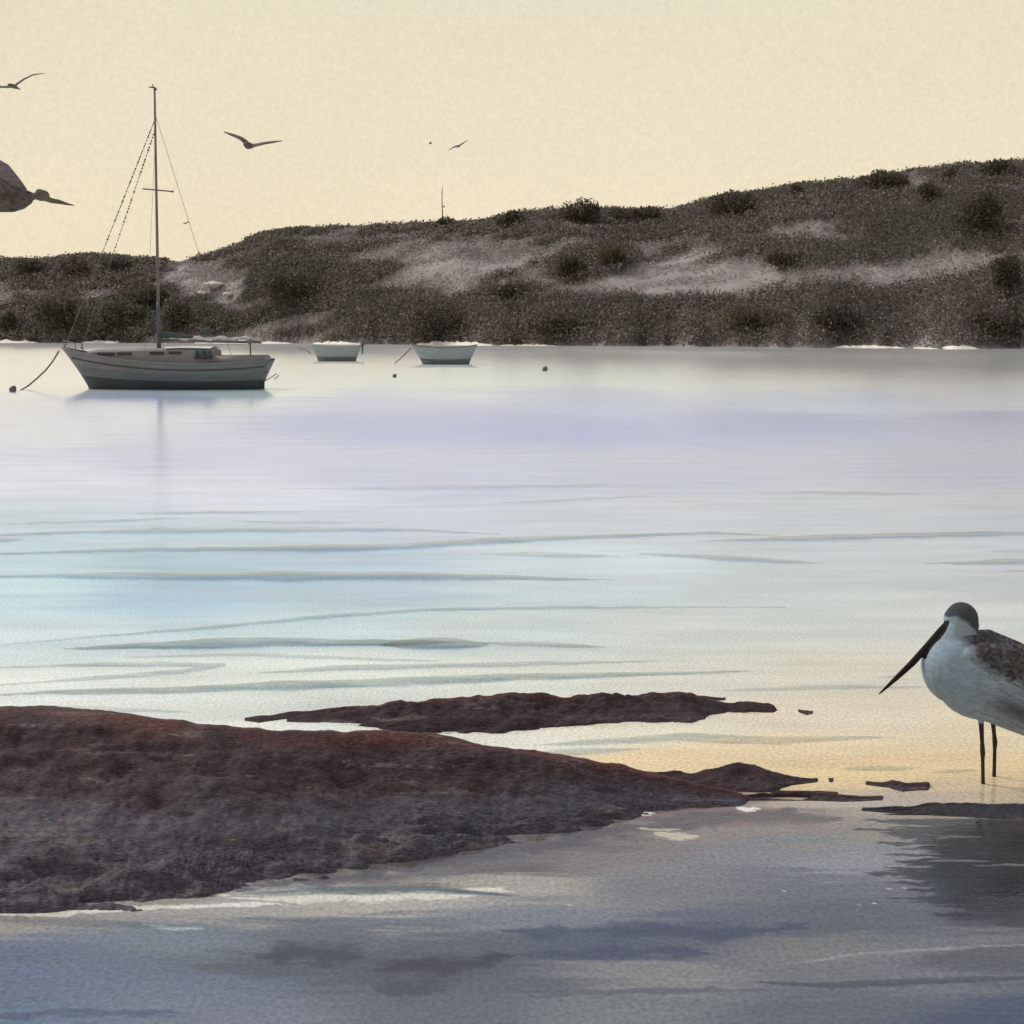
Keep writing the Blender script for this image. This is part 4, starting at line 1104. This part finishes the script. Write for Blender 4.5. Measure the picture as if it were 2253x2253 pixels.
def wading_bird():
    Yd = 7.98; m = Yd / F
    base = at(2172, 1722, Yd); base.z = 0
    def q(px, py, y=0.0): return ((px - 2172) * m, y, (CH - (py - HZ) * m))
    bm = bmesh.new()
    # trunk from tail to breast
    def ch(pts, lat=1.0, n=20):
        cs = [q(a, b) for a, b, r in pts]; r = [c * m for a, b, c in pts]
        loft(bm, cs, [k * lat for k in r], r, n=n)
    ch([(2420,1640,4),(2385,1622,22),(2345,1598,48),(2300,1563,72),(2255,1530,86),(2210,1505,92),(2165,1487,93),(2122,1474,90),(2090,1466,76),(2062,1458,50),(2040,1454,22),(2030,1452,6)], .78, 28)
    # breast and belly roundness
    ball(bm, q(2102, 1468), (74 * m, 60 * m, 80 * m), 24, 18)
    ball(bm, q(2160, 1500), (100 * m, 66 * m, 82 * m), 24, 18)
    ball(bm, q(2225, 1490), (60 * m, 60 * m, 76 * m), 24, 18)
    # neck and head
    ch([(2090,1470,62),(2090,1445,52),(2097,1418,42),(2106,1396,36),(2113,1375,35),(2114,1358,33)], .85, 20)
    ball(bm, q(2116, 1362), (36 * m, 29 * m, 37 * m), 22, 16)
    ball(bm, q(2126, 1374), (27 * m, 25 * m, 27 * m), 22, 16)
    ball(bm, q(2097, 1362), (20 * m, 20 * m, 24 * m), 18, 14)
    # throat to bill base
    ch([(2100,1368,24),(2088,1378,14),(2078,1390,9)], .8, 12)
    # folded wing over the back, tips raised
    for sd in (-1, 1):
        y = sd * 48 * m
        loft(bm, [q(2104, 1432, y * .8), q(2135, 1428, y * 1.15), q(2190, 1436, y * 1.35), q(2250, 1468, y * 1.3), q(2310, 1520, y * 1.05), q(2370, 1580, y * .6), q(2440, 1640, y * .2)],
             [14 * m, 20 * m, 22 * m, 22 * m, 18 * m, 12 * m, 4 * m], [14 * m, 28 * m, 38 * m, 46 * m, 40 * m, 26 * m, 5 * m], n=16)
    loft(bm, [q(2130, 1428), q(2165, 1418), (q(2200, 1414)), q(2214, 1412), q(2230, 1414)], [20 * m, 40 * m, 34 * m, 14 * m, 3 * m], [18 * m, 17 * m, 12 * m, 6 * m, 2.5 * m], n=14)
    # bill: two mandibles, a long dagger
    loft(bm, [q(2092, 1366), q(2070, 1388), q(2042, 1420), q(2008, 1458), q(1970, 1494), q(1933, 1528)], [8 * m, 7.5 * m, 7 * m, 6 * m, 4.5 * m, 1.8 * m], [8 * m, 8 * m, 7.5 * m, 7.5 * m, 5.5 * m, 1.8 * m], n=14)
    # legs: thigh feather, hock, shank, toes in the water
    for (hx, hy, kx, ky, fx, fy, y) in ((2158, 1570, 2162, 1648, 2163, 1722, -.065), (2183, 1580, 2189, 1640, 2187, 1716, .065)):
        zf = -.02
        yy = y
        hip, knee, foot = [Vector(q(2172 + (a - 2172) * (Yd + yy) / Yd + (2172 - CX) * yy / Yd, b, yy)) for a, b in ((hx, hy), (kx, ky), (fx, fy))]; foot.z = zf
        up = hip + Vector((0, 0, .05))
        loft(bm, [up, hip, hip.lerp(knee, .25), hip.lerp(knee, .7), knee, knee.lerp(foot, .2), knee.lerp(foot, .7), foot],
             [.03, .022, .0165, .0135, .0175, .0125, .0125, .0135], [.03, .022, .0165, .0135, .0175, .0125, .0125, .0135], n=10)
        for a in (-150, -180, 150, 0):
            d = Vector((math.cos(RX(a)), math.sin(RX(a)), 0)) * (.10 if a else .05)
            loft(bm, [foot, foot + d * .5 + Vector((0, 0, .004)), foot + d - Vector((0, 0, .006))], [.012, .010, .005], [.012, .010, .005], n=8)
    me = remeshed('body', bm, .0048, 5)
    P = coords(me)
    px = P[:, 0] / m + 2172; py = HZ + (CH - P[:, 2]) / m
    nz = fbm(px / 16, py / 10, 4); nz2 = fbm(px / 5, py / 5, 3)
    j = (nz - .5) * 30 + (nz2 - .5) * 14
    c = np.tile(np.array((.30, .385, .47)), (len(P), 1)) * (0.72 + .36 * nz + .22 * nz2)[:, None]
    def lay(c, f, col): return c * (1 - f[:, None]) + np.array(col) * f[:, None]
    # paler blue-grey breast, mauve-grey flank
    c = lay(c, .5 * smooth(2120, 2230, px + j), (.27, .295, .345))
    # dark brown back and wing
    edge = np.interp(px, (2085, 2110, 2150, 2200, 2253, 2400), (1395, 1428, 1455, 1476, 1497, 1580))
    back = smooth(-16, 16, edge - py + j * 1.5) * smooth(2095, 2130, px + j * .5) * (py > 1392)
    c = lay(c, back * np.clip(.90 + (nz2 - .5) * .7, 0, 1), (.060, .048, .045))
    # dark flank smudge
    d = ((px - 2215) / 62) ** 2 + ((py - 1548 - (px - 2215) * .45) / 22) ** 2
    c = lay(c, np.exp(-d * 1.1) * .85 * np.clip(.7 + nz * .6, 0, 1), (.085, .078, .075))
    # streaks of overlapping feathers along the folded wing and flank
    fu, fv = px * .906 + py * .423, -px * .423 + py * .906
    fs = fbm(fu / 26, fv / 3.6, 3, .6); fr = np.abs((fv / 9 + .6 * np.sin(fu / 7)) % 1 - .5) * 2
    wing = smooth(2105, 2150, px) * (py > 1400)
    c = c * (1 + wing * ((fs - .5) * .95 + (fr - .5) * .22))[:, None]
    # dark cap and nape
    capl = np.interp(px, (2078, 2095, 2120, 2140, 2156), (1352, 1352, 1366, 1388, 1400))
    c = lay(c, smooth(-5, 6, capl - py + (nz - .5) * 20) * (py < 1400) * .92, (.042, .046, .046))
    # bill and legs
    bd = np.full(len(P), 99.0)
    bp = [(2088, 1371), (2070, 1388), (2042, 1420), (2008, 1458), (1970, 1494), (1933, 1528)]
    for (xa, ya), (xb, yb) in zip(bp, bp[1:]):
        t = np.clip(((px - xa) * (xb - xa) + (py - ya) * (yb - ya)) / ((xb - xa) ** 2 + (yb - ya) ** 2), 0, 1)
        bd = np.minimum(bd, np.hypot(px - xa - t * (xb - xa), py - ya - t * (yb - ya)))
    bl = (bd < 11.0 + (nz2 - .5) * 3) & (np.abs(P[:, 1]) < 14 * m)
    c[bl] = np.array((.020, .017, .016)) * (0.6 + .9 * nz2[bl])[:, None]
    lg = py > np.interp(px, (2150, 2172, 2200), (1583, 1590, 1600))
    lg &= (px < 2215)
    c[lg] = np.array((.055, .036, .036)) * (0.7 + .6 * nz2[lg])[:, None]
    color_attr(me, 'plumage', c)
    o = link('wading_bird', me, M_bird, None, base)
    tag(o, 'big pale grey wading bird with dark cap and long bill standing in the shallows', 'bird')
    for sd in (-1, 1):
        b2 = bmesh.new(); ball(b2, q(2101, 1362, sd * 23.5 * m), (.010, .006, .010), 10, 8); from_bm('eye', b2, M_eye, o)
wading_bird()

def flying_pelican():
    Yd = 11.6; m = Yd / F
    c0 = at(0, 440, Yd)
    def q(px, py, y=0.0): return (px * m, y, -(py - 440) * m)
    bm = bmesh.new()
    def ch(pts, lat=1.0, n=18):
        loft(bm, [q(a, b) for a, b, r in pts], [r * m * lat for a, b, r in pts], [r * m for a, b, r in pts], n=n)
    ch([(-215,452,4),(-170,448,12),(-110,442,26),(-50,437,33),(0,434,33),(30,436,31),(52,438,22),(68,437,11),(73,437,4)], .9, 24)
    ch([(40,432,18),(58,430,13),(72,432,8),(84,431,8)], .9, 14)
    ball(bm, q(92, 430), (17 * m, 11 * m, 12.5 * m), 16, 12)
    ball(bm, q(87, 422), (9 * m, 7 * m, 6.5 * m), 12, 10)
    loft(bm, [q(98, 436), q(112, 441), q(130, 444), q(148, 449), q(164, 452)], [6 * m, 5.5 * m, 4.5 * m, 3 * m, 1.2 * m], [6.5 * m, 6 * m, 5 * m, 3 * m, 1.2 * m], n=12)
    # raised wings
    for sd in (-1, 1):
        loft(bm, [q(16, 424, sd * .06), q(8, 411, sd * .14), q(-6, 394, sd * .25), q(-36, 370, sd * .45), q(-85, 335, sd * .8), q(-150, 300, sd * 1.15), q(-205, 280, sd * 1.4)],
             [36 * m, 36 * m, 32 * m, 31 * m, 28 * m, 18 * m, 4 * m], [12 * m, 10 * m, 7 * m, 6 * m, 5 * m, 4 * m, 1.6 * m], A=(1, 0, -.25), n=14)
    me = remeshed('pelican', bm, .006, 3)
    P = coords(me); nz = fbm(P[:, 0] * 25, P[:, 2] * 30, 4)
    px = P[:, 0] / m
    c = np.array((.105, .088, .092)) * (.30 + 1.4 * nz)[:, None]
    c = np.where((px > 75)[:, None], np.array((.135, .122, .108)) * (.6 + .8 * nz)[:, None], c)
    color_attr(me, 'plumage', c)
    tag(link('flying_pelican', me, M_bird, None, c0), 'large grey brown pelican with long straight bill flying in from the left edge', 'bird')
flying_pelican()

M_gull = mat('gull_feathers', (0.105, 0.08, 0.075), .8, var=.3, scale=14, bump=.2)
def gull(Yd, body, wl, wr, label, bl=30, br=8, wing=9, col=None):
    "wl, wr: wing points outward from the body (photograph columns, rows)"
    m = Yd / F; c0 = at(body[0], body[1], Yd)
    def q(px, py, y=0.0): return ((px - body[0]) * m, y, -(py - body[1]) * m)
    bm = bmesh.new()
    # trunk seen nearly end on: beak towards the eye, tail away
    loft(bm, [(-.05 * bl * m, -1.0 * bl * m, -.02), (-.03 * bl * m, -.8 * bl * m, -.01), (0, -.4 * bl * m, 0), (0, .1 * bl * m, 0), (0, .7 * bl * m, 0), (0, 1.2 * bl * m, 0)],
         [.12 * br * m, .55 * br * m, .85 * br * m, br * m, .6 * br * m, .5 * br * m], [.12 * br * m, .55 * br * m, .8 * br * m, .9 * br * m, .45 * br * m, .1 * br * m], A=(1, 0, 0), n=14)
    for w in (wl, wr):
        k = len(w)
        loft(bm, [q(*body)] + [q(a, b, .15 * i * wing * m) for i, (a, b) in enumerate(w)], [wing * m * 1.9 * (1 - .62 * i / k) for i in range(k)] + [wing * m * .25],
             [wing * m * .36 * (1 - .55 * i / k) for i in range(k)] + [wing * m * .08], A=(.0, .93, .37), n=12)
    me = remeshed('gull', bm, max(.004, .9 * m), 2)
    return tag(link('gull', me, M_gull, None, c0), label, 'bird')
gull(23, (546, 320), [(538, 310), (528, 303), (510, 296), (491, 289)], [(560, 320), (580, 315), (600, 312), (621, 309)], 'dark gull with both wings raised in a wide V right of the mast', br=9)
gull(20, (30, 190), [(18, 191), (0, 191), (-30, 180), (-62, 160)], [(40, 183), (52, 174), (72, 164), (99, 160)], 'dark gull gliding at the top left, half cut by the left edge', br=5, wing=7)
gull(52, (1008, 322), [(1002, 322), (996, 325), (984, 332)], [(1014, 318), (1020, 314), (1031, 307)], 'far small gull banking above the ridge pole', br=3, wing=4.5, bl=9)
gull(90, (947, 315), [(945, 314.5), (942, 313)], [(949, 314.5), (952, 313)], 'tiniest dark bird, a speck left of the banking gull', br=3, wing=2, bl=4)
